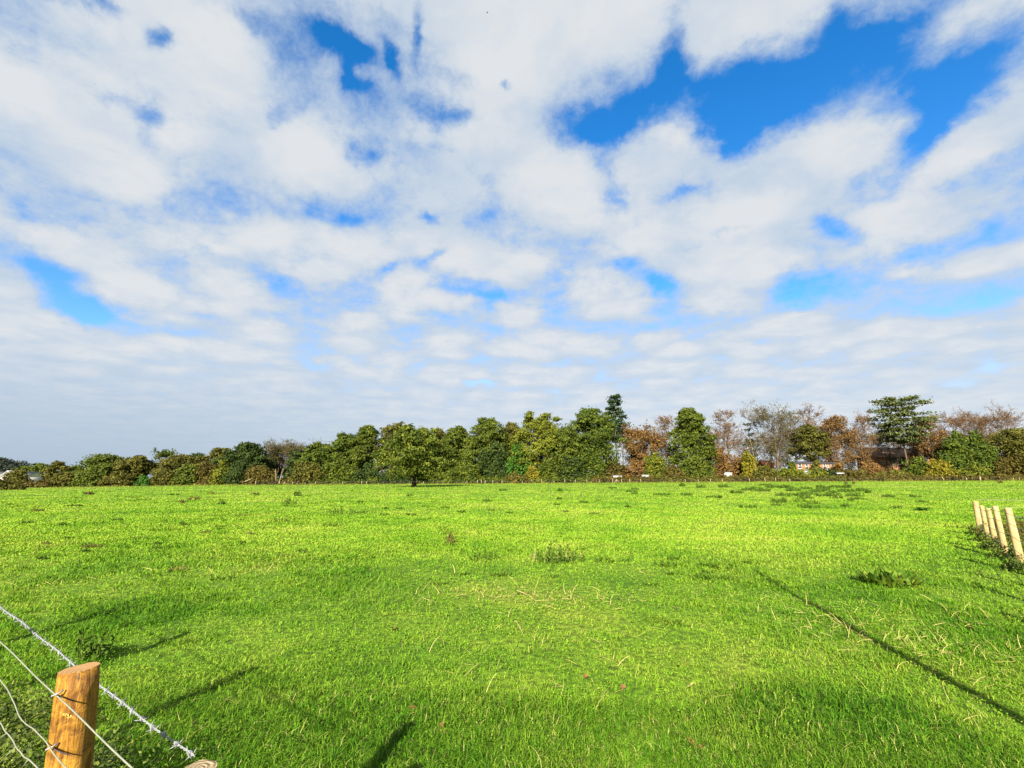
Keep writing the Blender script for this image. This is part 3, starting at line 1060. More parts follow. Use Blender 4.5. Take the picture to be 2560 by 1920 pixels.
tree('bare', 1788, 1862, 1030, 172, 'rust', 'pinkish leafless cone shaped tree with a straight stem', shape='cone', main=30, sub=(6, 6, 4), leaf_n=400, up=.5, r0=.3, z_low=.2)
tree('pine', 1858, 1904, 1052, 176, 'pine', 'small sparse dark pine with a pale leaning stem', z0=.35, layers=7, pads=3, leaf=.4, per=24, bark_m=M_BARK_PALE, lean=.10)
tree('bare', 1894, 1998, 1017, 168, 'brownolive', 'wide grey olive leafless tree with a thick forked dark trunk', shape='vase', main=34, sub=(7, 6, 4), leaf_n=1500, leaf=.24, twig=M_TWIG_GREY, up=.75, r0=.5, fork=4, bark_m=M_TWIG_DARK)
tree('bare', 1990, 2068, 1018, 176, 'rust', 'tall thin bare top standing behind the drooping ochre tree', shape='cone', main=24, sub=(6, 6, 4), leaf_n=300)
tree('dome', 1992, 2070, 1066, 168, 'brownolive', 'drooping ochre green tree below the tall thin bare top', low=.72, lobes=26, gap=.25)
tree('bare', 2070, 2140, 1046, 170, 'rust', 'dense rust brown tree left of the paler bare pair', main=26, sub=(7, 6, 4), leaf_n=3200, leaf=.28, leaf_low=.3)
tree('bare', 2132, 2208, 1039, 172, 'rust', 'pale reddish bare tree next to the layered cedar, left of it', main=24, sub=(7, 6, 4), leaf_n=900, leaf=.22, shape='vase', fork=2)
tree('spread', 2205, 2334, 990, 168, 'palepine', 'big layered cedar like pine with flat tiers of foliage above the brick house', z0=.42, layers=9, pads=7, leaf=.46, per=130, flat=.24, lean=.03, oneside=.05)
tree('bare', 2208, 2262, 1075, 178, None, 'dark bare branches hanging under the left of the layered cedar', main=18, sub=(6, 6, 4), leaf_n=0, twig=M_TWIG_DARK, shape='vase')
tree('bare', 2300, 2372, 1042, 170, 'rust', 'bare topped tree with orange brown leaves low down, right of the layered cedar', main=24, sub=(7, 6, 4), leaf_n=3600, leaf=.3, leaf_low=3.5)
tree('bare', 2356, 2460, 1036, 176, 'rust', 'broad pinkish bare tree behind the dark green holly like bush', main=28, sub=(7, 6, 5), leaf_n=900, leaf=.2, shape='vase', fork=2, up=.5)
tree('bare', 2450, 2590, 1026, 172, 'rust', 'widest pinkish bare tree, at the right edge', main=34, sub=(7, 6, 5), leaf_n=1300, leaf=.22, shape='vase', fork=3, up=.55, r0=.4)
tree('dome', 2492, 2640, 1078, 160, 'brownolive', 'dull green and brown tree filling the lower right edge of the wood', low=.04, lobes=34)

# faint bare trees of a second row, seen between the others
for (x0, x1, top, lb) in [(1590, 1700, 1078, 'hazy bare tree filling the gap between the rust tree and the green column'), (1756, 1830, 1082, 'hazy bare tree just right of the green column'),
                          (1838, 1960, 1080, 'hazy bare tree behind the small sparse pine'), (1940, 2050, 1070, 'hazy bare tree behind the drooping ochre tree'),
                          (2050, 2150, 1078, 'hazy bare tree behind the dense rust tree'), (2130, 2240, 1076, 'hazy bare tree left of the stem of the layered cedar'),
                          (2260, 2380, 1084, 'hazy bare tree behind the gable end of the brick house'), (2400, 2540, 1070, 'hazy bare tree behind the dark holly like bush')]:
    tree('bare', x0, x1, top, 196, 'rust', lb, main=26, sub=(7, 6, 5), leaf_n=900, leaf=.24, low=.1, shape='dome', twig=M_TWIG_GREY, z_low=.12)
for (x0, x1, top, pal, lb) in [(840, 930, 1092, 'dark', 'dark tree in the second row behind the step of the wood'), (1010, 1100, 1084, 'dark', 'dark tree in the second row behind the lone field tree'),
                               (1090, 1190, 1084, 'dark', 'dark tree in the second row behind the olive dome'), (1236, 1330, 1072, 'dark', 'dark tree in the second row behind the spired tree'),
                               (1380, 1470, 1084, 'dark', 'dark tree in the second row left of the largest green dome')]:
    tree('dome', x0, x1, top, 188, pal, lb, low=.02, lobes=26)

# --- the lone tree in the field
lone = on_ground(1035, 1217)
t = thing('oak_tree', 'lone spreading yellow green tree on a short trunk out in the field', 'tree', lone)
rng = np.random.default_rng(77)
Hl = z_at(1035, 1071, lone[1]) - lone[2]
HWl = (1134 - 950) / 2 * .88 * lone[1] * CP / FPX
Q, cen = leafy_crown('dome', HWl, Hl * .07, Hl, rng, lobes=64, clumps=20, per=15, leaf=.25, spire=5)
g = trunk_geo(Hl * .75, .42, cen, rng, 0, flare=1.7, limbs=16)
g.build('trunk', M_BARK_DARK, t)
c = Geo(); c.quads(Q); c.build('crown', P['oak'], t)

# --- bushes and undergrowth in front of the wood
bush(-60, 58, 1205, 118, 'brownolive', 'low brown bush at the left edge of the field, in front of the bungalow', n=1.2)
bush(20, 70, 1178, 170, 'brownolive', 'olive bush between the two visible ends of the bungalow', n=1.1)
bush(48, 122, 1202, 150, 'bramble', 'dark clipped hedge below the gable of the bungalow', name='hedge', cat='hedge', shape='flat')
bush(120, 200, 1186, 156, 'brownolive', 'greyish olive thicket right of the dark clipped hedge')
bush(190, 262, 1182, 155, 'olive', 'olive thicket under the flat topped olive tree', n=1.0)
bush(255, 330, 1186, 154, 'brownolive', 'brown thicket beside the slender dark trunks')
bush(344, 376, 1192, 153, 'bright', 'small bright green bush at the foot of the low left wood', leaf=.26)
bush(372, 445, 1180, 154, 'brownolive', 'russet olive thicket right of the small bright green bush')
bush(440, 494, 1168, 153, 'olive', 'tall olive thicket below the small dark rounded tree')
bush(490, 534, 1160, 154, 'bramble', 'pale brown rounded bush left of the yellow green one')
bush(528, 574, 1160, 153, 'ygreen', 'yellow green rounded bush in the low left wood')
bush(562, 606, 1172, 152, 'dark', 'dark green bush beneath the dark green dome shaped tree')
bush(596, 690, 1170, 154, 'bramble', 'brown tangle of shrubs around the fallen trunk')
bush(690, 760, 1186, 156, 'dark', 'low dark shrub behind the pale leaning trunks')
bush(728, 812, 1164, 153, 'brownolive', 'ochre shrub right of the pale leaning trunks')
bush(800, 892, 1160, 153, 'olive', 'long olive shrub at the foot of the rising wood')
bush(886, 952, 1166, 154, 'dark', 'dark ivy green bush left of the lone field tree')
bush(940, 1032, 1186, 153, 'dark', 'dark green undergrowth behind the trunk of the lone field tree')
bush(1030, 1130, 1180, 153, 'olive', 'olive undergrowth right of the lone trunk')
bush(1122, 1200, 1162, 153, 'olive', 'olive undergrowth below the olive dome')
bush(1190, 1274, 1122, 158, 'dark', 'tall dark ivy mass in front of the olive dome', leaf=.36)
bush(1268, 1332, 1124, 157, 'bright', 'tall bright green bush below the yellow green spired tree', leaf=.34)
bush(1262, 1330, 1188, 152, 'bramble', 'brown ground scrub under the tall bright green bush')
bush(1316, 1348, 1172, 152, 'yellow', 'small yellow autumn bush by the fence', leaf=.26)
bush(1344, 1400, 1152, 153, 'olive', 'olive shrub right of the small yellow bush')
bush(1395, 1456, 1146, 153, 'dark', 'dark shrub below the gap beside the spired tree')
bush(1448, 1510, 1134, 154, 'green', 'green pointed shrub under the largest green dome')
bush(1500, 1580, 1160, 160, 'bramble', 'rust brown scrub under the tall dark pine')
bush(1560, 1640, 1156, 159, 'rust', 'orange brown scrub beside the brace of the far fence', gap=.2)
bush(1614, 1668, 1142, 157, 'ygreen', 'yellowish shrub between the rust scrub and the green column')
bush(1655, 1712, 1168, 155, 'bramble', 'brown scrub left of the foot of the green column')
bush(1694, 1784, 1146, 156, 'olive', 'leafy green skirt at the foot of the green column')
bush(1780, 1830, 1128, 166, 'rust', 'orange brown bush at the foot of the leafless cone', gap=.3)
bush(1826, 1872, 1150, 165, 'rust', 'rust scrub behind the white cabin, by the yellow green bush', gap=.25)
bush(1858, 1896, 1138, 158, 'yellow', 'tall yellow green bush below the small sparse pine')
bush(1892, 1940, 1168, 154, 'brownolive', 'ochre scrub right of the tall yellow green bush')
bush(1930, 2052, 1175, 155, 'ygreen', 'long green clipped hedge in front of the far brick terrace', name='hedge', cat='hedge', shape='flat')
bush(2020, 2140, 1176, 157, 'dark', 'dark hedge in front of the right end of the brick terrace', name='hedge', cat='hedge', shape='flat')
bush(2090, 2190, 1176, 155, 'bramble', 'long brown bramble bank left of the brick house')
bush(2150, 2212, 1160, 160, 'rust', 'rust thicket against the left of the brick house', gap=.3)
bush(2180, 2290, 1180, 155, 'brownolive', 'brown and green bank below the windows of the brick house')
bush(2266, 2330, 1150, 158, 'olive', 'olive shrub at the right corner of the brick house')
bush(2322, 2378, 1156, 155, 'yellow', 'yellow and green shrub left of the dark holly like bush')
bush(2362, 2498, 1094, 158, 'green', 'large dark green holly like bush near the right edge', leaf=.36)
bush(2400, 2480, 1170, 154, 'ygreen', 'yellowish undergrowth below the dark holly like bush', gap=.2)
bush(2490, 2610, 1146, 155, 'bramble', 'dark brown thicket at the right edge')
bush(2030, 2056, 1158, 158, 'brownolive', 'upright ochre shrub in front of the middle of the brick terrace', gap=.3)
bush(1976, 1992, 1160, 158, 'olive', 'narrow olive shrub at the end of the brick terrace nearest the forked trunk', gap=.2)
bush(2084, 2116, 1160, 158, 'rust', 'thin rust shrub hiding the far end of the brick terrace', gap=.45)
# low scrub along the foot of the far fence
lows = [(620, 770, 'bramble', 'low brown scrub around the foot of the pale leaning trunks'), (770, 950, 'olive', 'low olive scrub along the foot of the rising wood'),
        (1130, 1310, 'olive', 'low scrub along the fence below the olive dome'), (1300, 1480, 'olive', 'low green scrub along the fence below the spired tree'),
        (1470, 1640, 'bramble', 'low brown scrub around the brace of the far fence'), (1630, 1800, 'brownolive', 'low scrub along the fence below the green column'),
        (1790, 1960, 'bramble', 'low scrub along the fence in front of the white cabin'), (1950, 2130, 'brownolive', 'low scrub along the fence below the brick terrace'),
        (2120, 2310, 'bramble', 'low scrub along the fence below the brick house'), (2300, 2580, 'bramble', 'low scrub along the fence at the right edge')]
for (a, b_, pl_, lb) in lows:
    bush(a, b_, 1193 - (b_ - 1300) * .0035, 152.5, pl_, lb, name='scrub', cat='scrub', shape='flat', n=.7, leaf=.26)

# --- pale dead trunks leaning at the wood's edge, and the fallen one
for (xb, xt, yt, lb) in [(690, 688, 1172, 'pale bare trunk standing upright at the edge of the low left wood'), (697, 706, 1170, 'pale bare trunk leaning to the right beside the upright one')]:
    b = at_depth(xb, 152)
    Ht = z_at(xt, yt, 152) - b[2]
    dx = (xt - xb) * 152 * CP / FPX
    g = Geo()
    q = np.linspace(0, 1, 7)[:, None]
    g.tube(np.array([[0, 0, -.1]]) + q * np.array([[dx, 0, Ht]]) + np.sin(q * 5) * np.array([[.08, .05, 0]]), np.linspace(.15, .07, 7), 7)
    g.tube(np.array([[dx * .6, 0, Ht * .6], [dx * .6 + .5, .2, Ht * .85], [dx * .6 + .6, .2, Ht * 1.1]]), [.06, .045, .02], 5)
    t = thing('dead_tree', lb, 'dead tree', b)
    g.build('trunk', M_BARK_PALE, t)
b = at_depth(596, 152)
g = Geo()
q = np.linspace(0, 1, 8)[:, None]
g.tube(np.array([[0, 0, .1]]) + q * np.array([[4.4, -.5, 1.9]]) + np.sin(q * 6) * np.array([[0, .1, .12]]), np.linspace(.28, .12, 8), 7)
g.tube(np.array([[2.2, -.2, 1.0], [3.0, .3, 2.0], [3.2, .4, 2.6]]), [.1, .07, .03], 5)
tag(g.build('fallen_tree', M_BARK_PALE), 'pale fallen trunk lying slanted among brown shrubs', 'fallen tree').location = tuple(b)

# ------------------------------------------------------------------ far post and wire fence
m_farpost, N = mat('pale_sawn_wood')
nz = N.noise(obj_pos(N), 9, 4, .6)
finish(N, N.ramp(nz, [(.3, (.22, .17, .09)), (.7, (.38, .30, .18))]), .8, .15)
m_wire = m_plain('galvanised_wire', (.19, .195, .14), .55, .3, .15, 40, metal=.1)
m_whitewire = m_plain('bright_galvanised_wire', (.22, .225, .235), .5, .4, .3, 60, metal=.1)


def post_px(px, ytop, ybot, Y):
    """pixel column and rows of a post -> base, height"""
    b = at_depth(px, Y)
    return b, max(.9, z_at(px, ytop, Y) - z_at(px, ybot, Y))


FARPOSTS = [(640, 10, 0), (700, 7, 0), (713, 7, 0), (733, 7, 0), (744, 7, 0), (764, 7, 0), (790, 7, 0), (858, 7, 0), (905, 8, 0), (917, 7, 0), (1059, 9, 0), (1168, 8, 0), (1194, 9, 0), (1204, 10, 3), (1213, 8, 0), (1232, 8, 0),
            (1255, 8, 0), (1306, 9, 2), (1329, 10, -2), (1354, 10, 0), (1385, 9, 0), (1412, 9, 0), (1438, 9, 0), (1467, 9, 0), (1498, 9, 0), (1531, 11, -3), (1554, 9, 2), (1575, 9, 5), (1602, 9, 3), (1713, 8, 3),
            (1745, 8, 0), (1776, 8, 0), (1806, 8, 4), (1874, 9, 5), (1913, 10, 6), (1939, 10, 2), (1974, 7, 0), (2360, 10, 14), (2407, 9, 5), (2416, 8, 0), (2450, 13, 0), (2500, 9, 4), (2533, 8, 0), (2548, 8, 0)]
FY = 150.6
ff = thing('post_and_wire_fence', 'long row of small pale posts with wires along the far edge of the field', 'fence', at_depth(1300, FY))
org = np.array(ff.location)
tops = []
for (px, hp, lean) in FARPOSTS:
    b = at_depth(px, FY)
    Hh = hp * FY * CP / FPX * 1.02
    g = Geo()
    r0 = .085 if hp < 12 else .17
    lx = lean / 30 * Hh
    g.tube([[0, 0, -.2], [-lx * .5, 0, Hh * .5], [-lx, 0, Hh - .03], [-lx, 0, Hh]], [r0, r0, r0 * .95, r0 * .7], 7)
    o = g.build('post', m_farpost, ff)
    o.location = tuple(b - org)
    tops.append(b - org + np.array([-lx, -.09, Hh * .9]))
tops = np.array(tops)
for k, f in enumerate((1.0, .68, .36)):
    g = Geo()
    pts = tops.copy()
    base = np.array([at_depth(p[0], FY)[2] for p in FARPOSTS]) - org[2]
    pts[:, 2] = base + 1.0 * f
    g.tube(pts, .012, 3)
    g.build('wire', m_wire, ff)
# strainer with two slanting struts
g = Geo()
b = at_depth(1541, FY - .3) - org
for dx in (-.86, 0.0, .96):
    g.tube([b + [0, 0, 1.02], b + [dx, -.25 if dx else 0, -.05]], .06, 6)
g.build('brace', m_farpost, ff)

# ------------------------------------------------------------------ buildings behind the trees
m_brick, N = mat('red_brick')
bt = N.n('ShaderNodeTexBrick')
N.put(bt.inputs['Vector'], N.n('ShaderNodeTexCoord').outputs['Object'])
mp = N.n('ShaderNodeMapping')
N.put(mp.inputs[0], obj_pos(N))
mp.inputs['Rotation'].default_value = (math.pi / 2, 0, 0)
N.put(bt.inputs['Vector'], mp.outputs[0])
bt.inputs['Color1'].default_value = (.21, .085, .032, 1)
bt.inputs['Color2'].default_value = (.16, .065, .028, 1)
bt.inputs['Mortar'].default_value = (.22, .16, .11, 1)
bt.inputs['Scale'].default_value = 4.4
finish(N, bt.outputs[0], .85, .15)
m_rooftile = m_plain('brown_roof_tiles', (.19, .115, .07), .8, .2, .25, 3.0)
m_roofred = m_plain('red_roof_tiles', (.30, .11, .06), .8, .2, .25, 3.0)
m_roofgrey = m_plain('grey_roof_sheet', (.13, .135, .125), .7, .2, .15, 2.0)
m_roofdark = m_plain('dark_roof_felt', (.05, .045, .05), .8, .2, .2, 3.0)
m_white = m_plain('white_paint', (.40, .38, .33), .6, .3, .06, 2.0)
m_cream = m_plain('cream_render', (.42, .35, .30), .75, .2, .08, 2.0)
m_shed = m_plain('faded_white_board', (.30, .295, .27), .7, .2, .15, 2.0)
m_pane = m_plain('window_glass', (.045, .055, .065), .12, .6, .2, 1.0)


def gable(g, hw, hd, z0, z1, over=.4, along='x', th=.18):
    """two roof slopes with thickness, ridge along x or y"""
    for s in (-1, 1):
        if along == 'x':
            v = np.array([[-hw - over, s * (hd + over), z0 - .25], [hw + over, s * (hd + over), z0 - .25], [hw + over, 0, z1], [-hw - over, 0, z1]])
        else:
            v = np.array([[s * (hw + over), -hd - over, z0 - .25], [s * (hw + over), hd + over, z0 - .25], [0, hd + over, z1], [0, -hd - over, z1]])
        vv = np.vstack([v, v + [0, 0, th]])
        g.add(vv, [[0, 1, 2, 3], [4, 7, 6, 5], [0, 4, 5, 1], [1, 5, 6, 2], [2, 6, 7, 3], [3, 7, 4, 0]])


def wall_geo(hw, hd, h, peak=None, along='x'):
    g = Geo()
    g.box((-hw, -hd, -.3), (hw, hd, h))
    if peak:
        if along == 'x':
            for sx in (-1, 1):
                g.add([[sx * hw, -hd, h], [sx * hw, hd, h], [sx * hw, 0, peak - .1]], None, [[0, 1, 2]])
        else:
            for sy in (-1, 1):
                g.add([[-hw, sy * hd, h], [hw, sy * hd, h], [0, sy * hd, peak - .1]], None, [[0, 1, 2]])
    return g


def window(t, x, z, w, h, y, bars=True):
    """white framed window proud of the front wall (front faces -y)"""
    g = Geo()
    f = .13
    g.box((x - w / 2, y - .10, z - h / 2), (x + w / 2, y - .02, z - h / 2 + f))
    g.box((x - w / 2, y - .10, z + h / 2 - f), (x + w / 2, y - .02, z + h / 2))
    for xx in (x - w / 2, x + w / 2 - f):
        g.box((xx, y - .098, z - h / 2 + f), (xx + f, y - .02, z + h / 2 - f))
    if bars:
        g.box((x - w / 2 + f, y - .095, z - .05), (x + w / 2 - f, y - .03, z + .05))
    o = g.build('window', m_white, t)
    p = Geo()
    p.box((x - w / 2 + f, y - .05, z - h / 2 + f), (x + w / 2 - f, y - .024, z + h / 2 - f))
    p.build('pane', m_pane, o)
    s = Geo()
    s.box((x - w / 2 - .1, y - .2, z - h / 2 - .14), (x + w / 2 + .1, y - .02, z - h / 2 - .005))
    s.build('sill', m_white, o)


def house(x0, x1, y_ridge, y_eave, Y, depth, name, label, wallm, roofm, wins, along='x'):
    b = at_depth((x0 + x1) / 2, Y)
    hw = abs(at_y(x1, 1100, Y)[0] - at_y(x0, 1100, Y)[0]) / 2
    ez = z_at((x0 + x1) / 2, y_eave, Y) - b[2]
    rz = z_at((x0 + x1) / 2, y_ridge, Y) - b[2]
    t = thing(name, label, 'house', b)
    wall_geo(hw, depth, ez, rz, along).build('wall', wallm, t)
    g = Geo(); gable(g, hw, depth, ez, rz, along=along); g.build('roof', roofm, t)
    k = Y * CP / FPX
    for (px, py, w, h) in wins:
        window(t, (px - (x0 + x1) / 2) * k, z_at(px, py, Y) - b[2], w * k, h * k, -depth)
    return t, hw, ez, rz


house(2172, 2272, 1120, 1143, 186, 5, 'brick_house', 'large brick house with brown roof and white windows under the layered cedar', m_brick, m_rooftile,
      [(2214, 1153, 10, 17), (2230, 1153, 10, 17), (2257, 1153, 12, 15), (2259, 1180, 14, 18), (2190, 1156, 7, 8)])
house(2288, 2338, 1120, 1152, 190, 7, 'brick_house', 'brick house with a dark gable roof right of the layered cedar', m_brick, m_roofdark, [(2312, 1160, 10, 14)], 'y')
house(1906, 1928, 1152, 1163, 186, 3, 'brick_house', 'small red roofed brick house seen beside the forked dark trunk', m_brick, m_roofred, [(1912, 1168, 4, 5)])
t, hw, ez, rz = house(1984, 2096, 1155, 1158, 162, 2.2, 'brick_terrace', 'long low brick terrace with white windows and a flat dark eave', m_brick, m_roofdark,
                      [(1993, 1166, 9, 12), (2010, 1167, 8, 14), (2024, 1168, 7, 12), (2054, 1166, 7, 14), (2062, 1169, 5, 12), (2074, 1163, 8, 8), (2084, 1168, 10, 10)])
t, hw, ez, rz = house(-4, 90, 1180, 1193, 196, 6, 'bungalow', 'white bungalow with a grey roof behind the bushes at the left edge', m_white, m_roofgrey, [(14, 1198, 8, 6), (48, 1198, 8, 6)])
g = Geo()
b = np.array([hw * .62, -7.2, 0])
gw = wall_geo(2.6, 1.6, ez * .9, rz * 1.02, 'y')
o = gw.build('gable_wing', m_cream, t); o.location = tuple(b)
gr = Geo(); gable(gr, 2.6, 1.6, ez * .9, rz * 1.04, along='y', over=.35, th=.25)
o2 = gr.build('wing_roof', m_shed, t); o2.location = tuple(b)

# white huts and boards half hidden by the scrub
def cabin(x0, x1, y0, y1, Y, label, roof=True, name='cabin', cat='cabin'):
    b = at_depth((x0 + x1) / 2, Y)
    hw = (x1 - x0) / 2 * Y * CP / FPX
    top = z_at((x0 + x1) / 2, y0, Y) - b[2]; bot = z_at((x0 + x1) / 2, y1, Y) - b[2]
    t = thing(name, label, cat, b)
    g = Geo(); g.box((-hw, -.9, max(bot, .5)), (hw, .9, top)); g.build('wall', m_shed, t)
    if roof:
        g = Geo(); g.box((-hw - .15, -1.05, top + .004), (hw + .15, 1.05, top + .12)); g.build('roof', m_roofgrey, t)
    g = Geo()
    for sx in (-1, 1):
        for sy in (-.7, .7):
            g.box((sx * (hw - .2) - .08, sy - .08, -.2), (sx * (hw - .2) + .08, sy + .08, max(bot, .5) - .003))
    g.build('support', m_roofdark, t)


cabin(1532, 1554, 1189, 1194.5, 152.8, 'white horizontal board right behind the brace of the far fence', name='white_shed', cat='shed')
cabin(1603, 1622, 1187.5, 1193, 154.5, 'white board among the ochre scrub, right of the brace of the far fence', name='white_shed', cat='shed')
cabin(1811, 1828, 1181, 1192, 154.5, 'white cabin end showing under the leafless cone shaped tree')
cabin(2006, 2024, 1177, 1187, 154.5, 'white cabin end inside the green clipped hedge before the terrace')
cabin(2090, 2108, 1181.5, 1185, 154.5, 'low white roof line in the brown bank right of the brick terrace', name='white_shed', cat='shed')

# ------------------------------------------------------------------ weeds and docks in the grass
def elem_leaf(g, root, d, L, w, droop=.5, up=.7):
    """one long leaf arching out of a rosette"""
    d = unit(np.array([d[0], d[1], 0.0]))
    s = np.array([-d[1], d[0], 0]) * w
    V = []
    for t, k in ((0, .3), (.35, 1.0), (.7, .85), (1.0, .08)):
        c = root + d * L * t * (1 - .25 * up) + np.array([0, 0, L * up * (t - droop * t * t)])
        V += [c - s * k + [0, 0, .12 * w], c + s * k + [0, 0, .12 * w]]
    g.add(V, [[0, 1, 3, 2], [2, 3, 5, 4], [4, 5, 7, 6]])


m_dock = foliage('dock_leaves', (.03, .075, .006), (.085, .15, .012), (.17, .22, .02), .3, 3.0)
m_weeddark = foliage('dark_weed_leaves', (.018, .042, .004), (.05, .095, .008), (.11, .16, .02), .2, 3.0)
m_weedbrown = foliage('brown_weed_leaves', (.05, .04, .012), (.10, .085, .022), (.17, .14, .04), .2, 3.0)
m_palestem = m_plain('pale_dry_stems', (.24, .20, .08), .8, .15, .2, 20)


def weed(px, py, wpx, hpx, label, kind='thistle', material=None, n=1.0, group=None, seed=None, name=None):
    SEED[0] += 1
    rng = np.random.default_rng(SEED[0])
    b = on_ground(px, py)
    k = b[1] * CP / FPX
    HW = wpx * k / 2; H = max(.08, hpx * k)
    g = Geo()
    if kind == 'dock':
        m = int(120 * n * max(.5, HW / .35))
        for i in range(m):
            r = rng.uniform(0, 1) ** .7 * HW
            a = rng.uniform(0, 6.283)
            root = np.array([r * math.cos(a), r * math.sin(a) * .75, 0.0])
            root[2] = float(gz(b[0] + root[0], b[1] + root[1])) - b[2]
            elem_leaf(g, root, (math.cos(a + rng.normal(0, .9)), math.sin(a + rng.normal(0, .9))), H * rng.uniform(.35, .85), H * rng.uniform(.07, .15), rng.uniform(.2, .45), rng.uniform(.7, 1.5))
    else:
        m = max(22, int(HW / .036 * n))
        sz = max(.018, .0011 * b[1]) * (.35 if kind == 'stalk' else 1)
        for i in range(m):
            r = rng.uniform(0, 1) ** .5 * HW * 1.1
            a = rng.uniform(0, 6.283)
            x, y = r * math.cos(a), r * math.sin(a) * .7
            z = float(gz(b[0] + x, b[1] + y)) - b[2]
            h = H * rng.uniform(.45, 1.05) * (1 - .35 * (r / HW) ** 2)
            lean = rng.normal(0, .16, 2)
            p0 = np.array([x, y, z - .02]); p1 = np.array([x + lean[0] * h, y + lean[1] * h, z + h])
            g.segs([p0], [p1], np.array([sz * .22 + .003]), np.array([sz * .12 + .002]), 3)
            q = int(11 if kind == 'thistle' else 7)
            f = rng.uniform(.1, 1, q)[:, None]
            c = p0 + (p1 - p0) * f
            dd = unit(rng.normal(size=(q, 3)) + [0, 0, .3])
            L = np.clip(h * rng.uniform(.14, .30, q), sz * 2.2, .18)[:, None]
            s = unit(np.cross(dd, rng.normal(size=(q, 3)))) * L * .26
            g.quads(np.stack([c, c + dd * L * .5 + s, c + dd * L, c + dd * L * .5 - s], 1))
    nm = name or {'dock': 'dock_plant', 'thistle': 'weed_clump', 'stalk': 'dry_stalks'}[kind]
    o = g.build(nm, material or (m_dock if kind == 'dock' else m_weeddark))
    o.location = tuple(b)
    return tag(o, label, 'weed', group)


weed(1402, 1402, 118, 46, 'largest dark leafy weed clump, in the middle of the field', 'thistle', n=3.2)
o = weed(1390, 1396, 124, 34, 'pale dry stems standing in the largest dark weed clump', 'stalk', m_palestem, n=.5)
weed(1213, 1398, 70, 26, 'low leafy weed clump left of the largest clump in the middle', 'thistle', n=1.4)
weed(1530, 1404, 90, 18, 'low green weeds right of the largest clump in the middle', 'dock', n=.5)
weed(853, 1283, 74, 18, 'wide dark weed patch left of centre in the field', 'thistle', n=1.5)
weed(905, 1282, 46, 9, 'low tail of weeds right of the wide dark patch', 'thistle')
weed(722, 1262, 30, 18, 'dark weed tuft above the wide dark patch, farther off', 'thistle', n=1.6)
weed(707, 1312, 56, 20, 'spiky green weed clump left of the wide dark patch', 'thistle', n=1.3)
weed(828, 1318, 44, 11, 'flat green weed patch below the wide dark patch', 'dock', n=.6)
weed(1124, 1356, 26, 36, 'tall dark seed stalks standing alone left of the largest clump', 'stalk', m_weedbrown, n=1.6)
weed(1128, 1360, 70, 9, 'dark leaves lying at the foot of the tall seed stalks', 'dock', n=.5)
weed(713, 1394, 42, 9, 'brown flattened weed in the left half of the field', 'dock', m_weedbrown, n=.8)
weed(443, 1430, 50, 12, 'brownish weed tufts in the left part of the field', 'thistle', m_weedbrown)
weed(552, 1450, 60, 16, 'dark low weeds left of centre near the mown patch', 'dock', n=.6)
weed(155, 1314, 24, 10, 'small dark weed tuft far to the left', 'thistle')
weed(245, 1310, 60, 9, 'row of low dark weeds on the left', 'dock', n=.4)
weed(388, 1326, 60, 9, 'flat dark weed patch left, below the low wood', 'dock', n=.4)
weed(455, 1258, 14, 8, 'small dark tuft below the low left wood', 'thistle', m_weedbrown)
weed(486, 1250, 24, 12, 'brown tuft below the low left wood', 'thistle', m_weedbrown)
weed(556, 1262, 18, 12, 'dark spike below the dark green domed tree', 'thistle')
weed(460, 1316, 22, 12, 'dark tuft in the left of the field', 'thistle')
weed(130, 1366, 50, 8, 'dark weeds at far left beside the shaded streak', 'dock', m_weedbrown, n=.5)
weed(230, 1370, 44, 10, 'brown tufts right of the shaded streak at the left', 'thistle', m_weedbrown)
weed(2228, 1466, 116, 44, 'large leafy dock plant in the right part of the field', 'dock', n=1.6)
weed(1775, 1445, 90, 18, 'green dock leaves left of the tip of the long shadow', 'dock', n=.8)
weed(1880, 1466, 44, 10, 'small dock rosette beside the tip of the long shadow', 'dock', n=.8)
weed(1662, 1560, 90, 18, 'crinkled dock rosette in the near right grass', 'dock', n=.9)
weed(1700, 1530, 26, 12, 'single bright dock leaf above the crinkled rosette', 'dock', P['bright'], n=.05)
weed(1702, 1672, 22, 34, 'single pale green leaf standing upright in the near grass', 'dock', P['lime'], n=.05)
weed(985, 1905, 26, 26, 'grey green leaf at the tip of the near post shadow', 'dock', P['lime'], n=.06)
weed(1205, 1760, 40, 14, 'two pale yellow green leaves in the near grass', 'dock', P['ygreen'], n=.06)
weed(2305, 1275, 28, 12, 'bright leafy weed left of the right hand fence', 'dock', P['bright'], n=.8)
weed(230, 1642, 62, 80, 'small upright leafy bush behind the barbed wire on the left', 'thistle', n=5, name='small_bush')
weed(2500, 1208, 12, 9, 'dark tuft by the far fence at the right', 'thistle', m_weedbrown)
weed(2116, 1210, 5, 8, 'thin dark stalk at the far side of the field, left of its twin', 'thistle', m_weedbrown)
weed(2134, 1211, 5, 9, 'thin dark stalk at the far side of the field, right of its twin', 'thistle', m_weedbrown)
rw = np.random.default_rng(9)
for i in range(56):
    px = rw.normal(2010, 150); py = 1214 + 58 * rw.uniform(0, 1) ** 1.2
    if 1560 < px < 2420:
        weed(px, py, rw.uniform(12, 42), rw.uniform(6, 13), 'dark thistle tuft among many in the far right part of the field', 'thistle', n=rw.uniform(1.2, 2.2), group='thistle tufts in the far right of the field')
for i in range(24):
    weed(rw.uniform(900, 1600), rw.uniform(1220, 1290), rw.uniform(10, 28), rw.uniform(4, 8), 'small dark tuft among several in the middle distance of the field', 'thistle', n=1.2, group='small tufts in the middle distance')
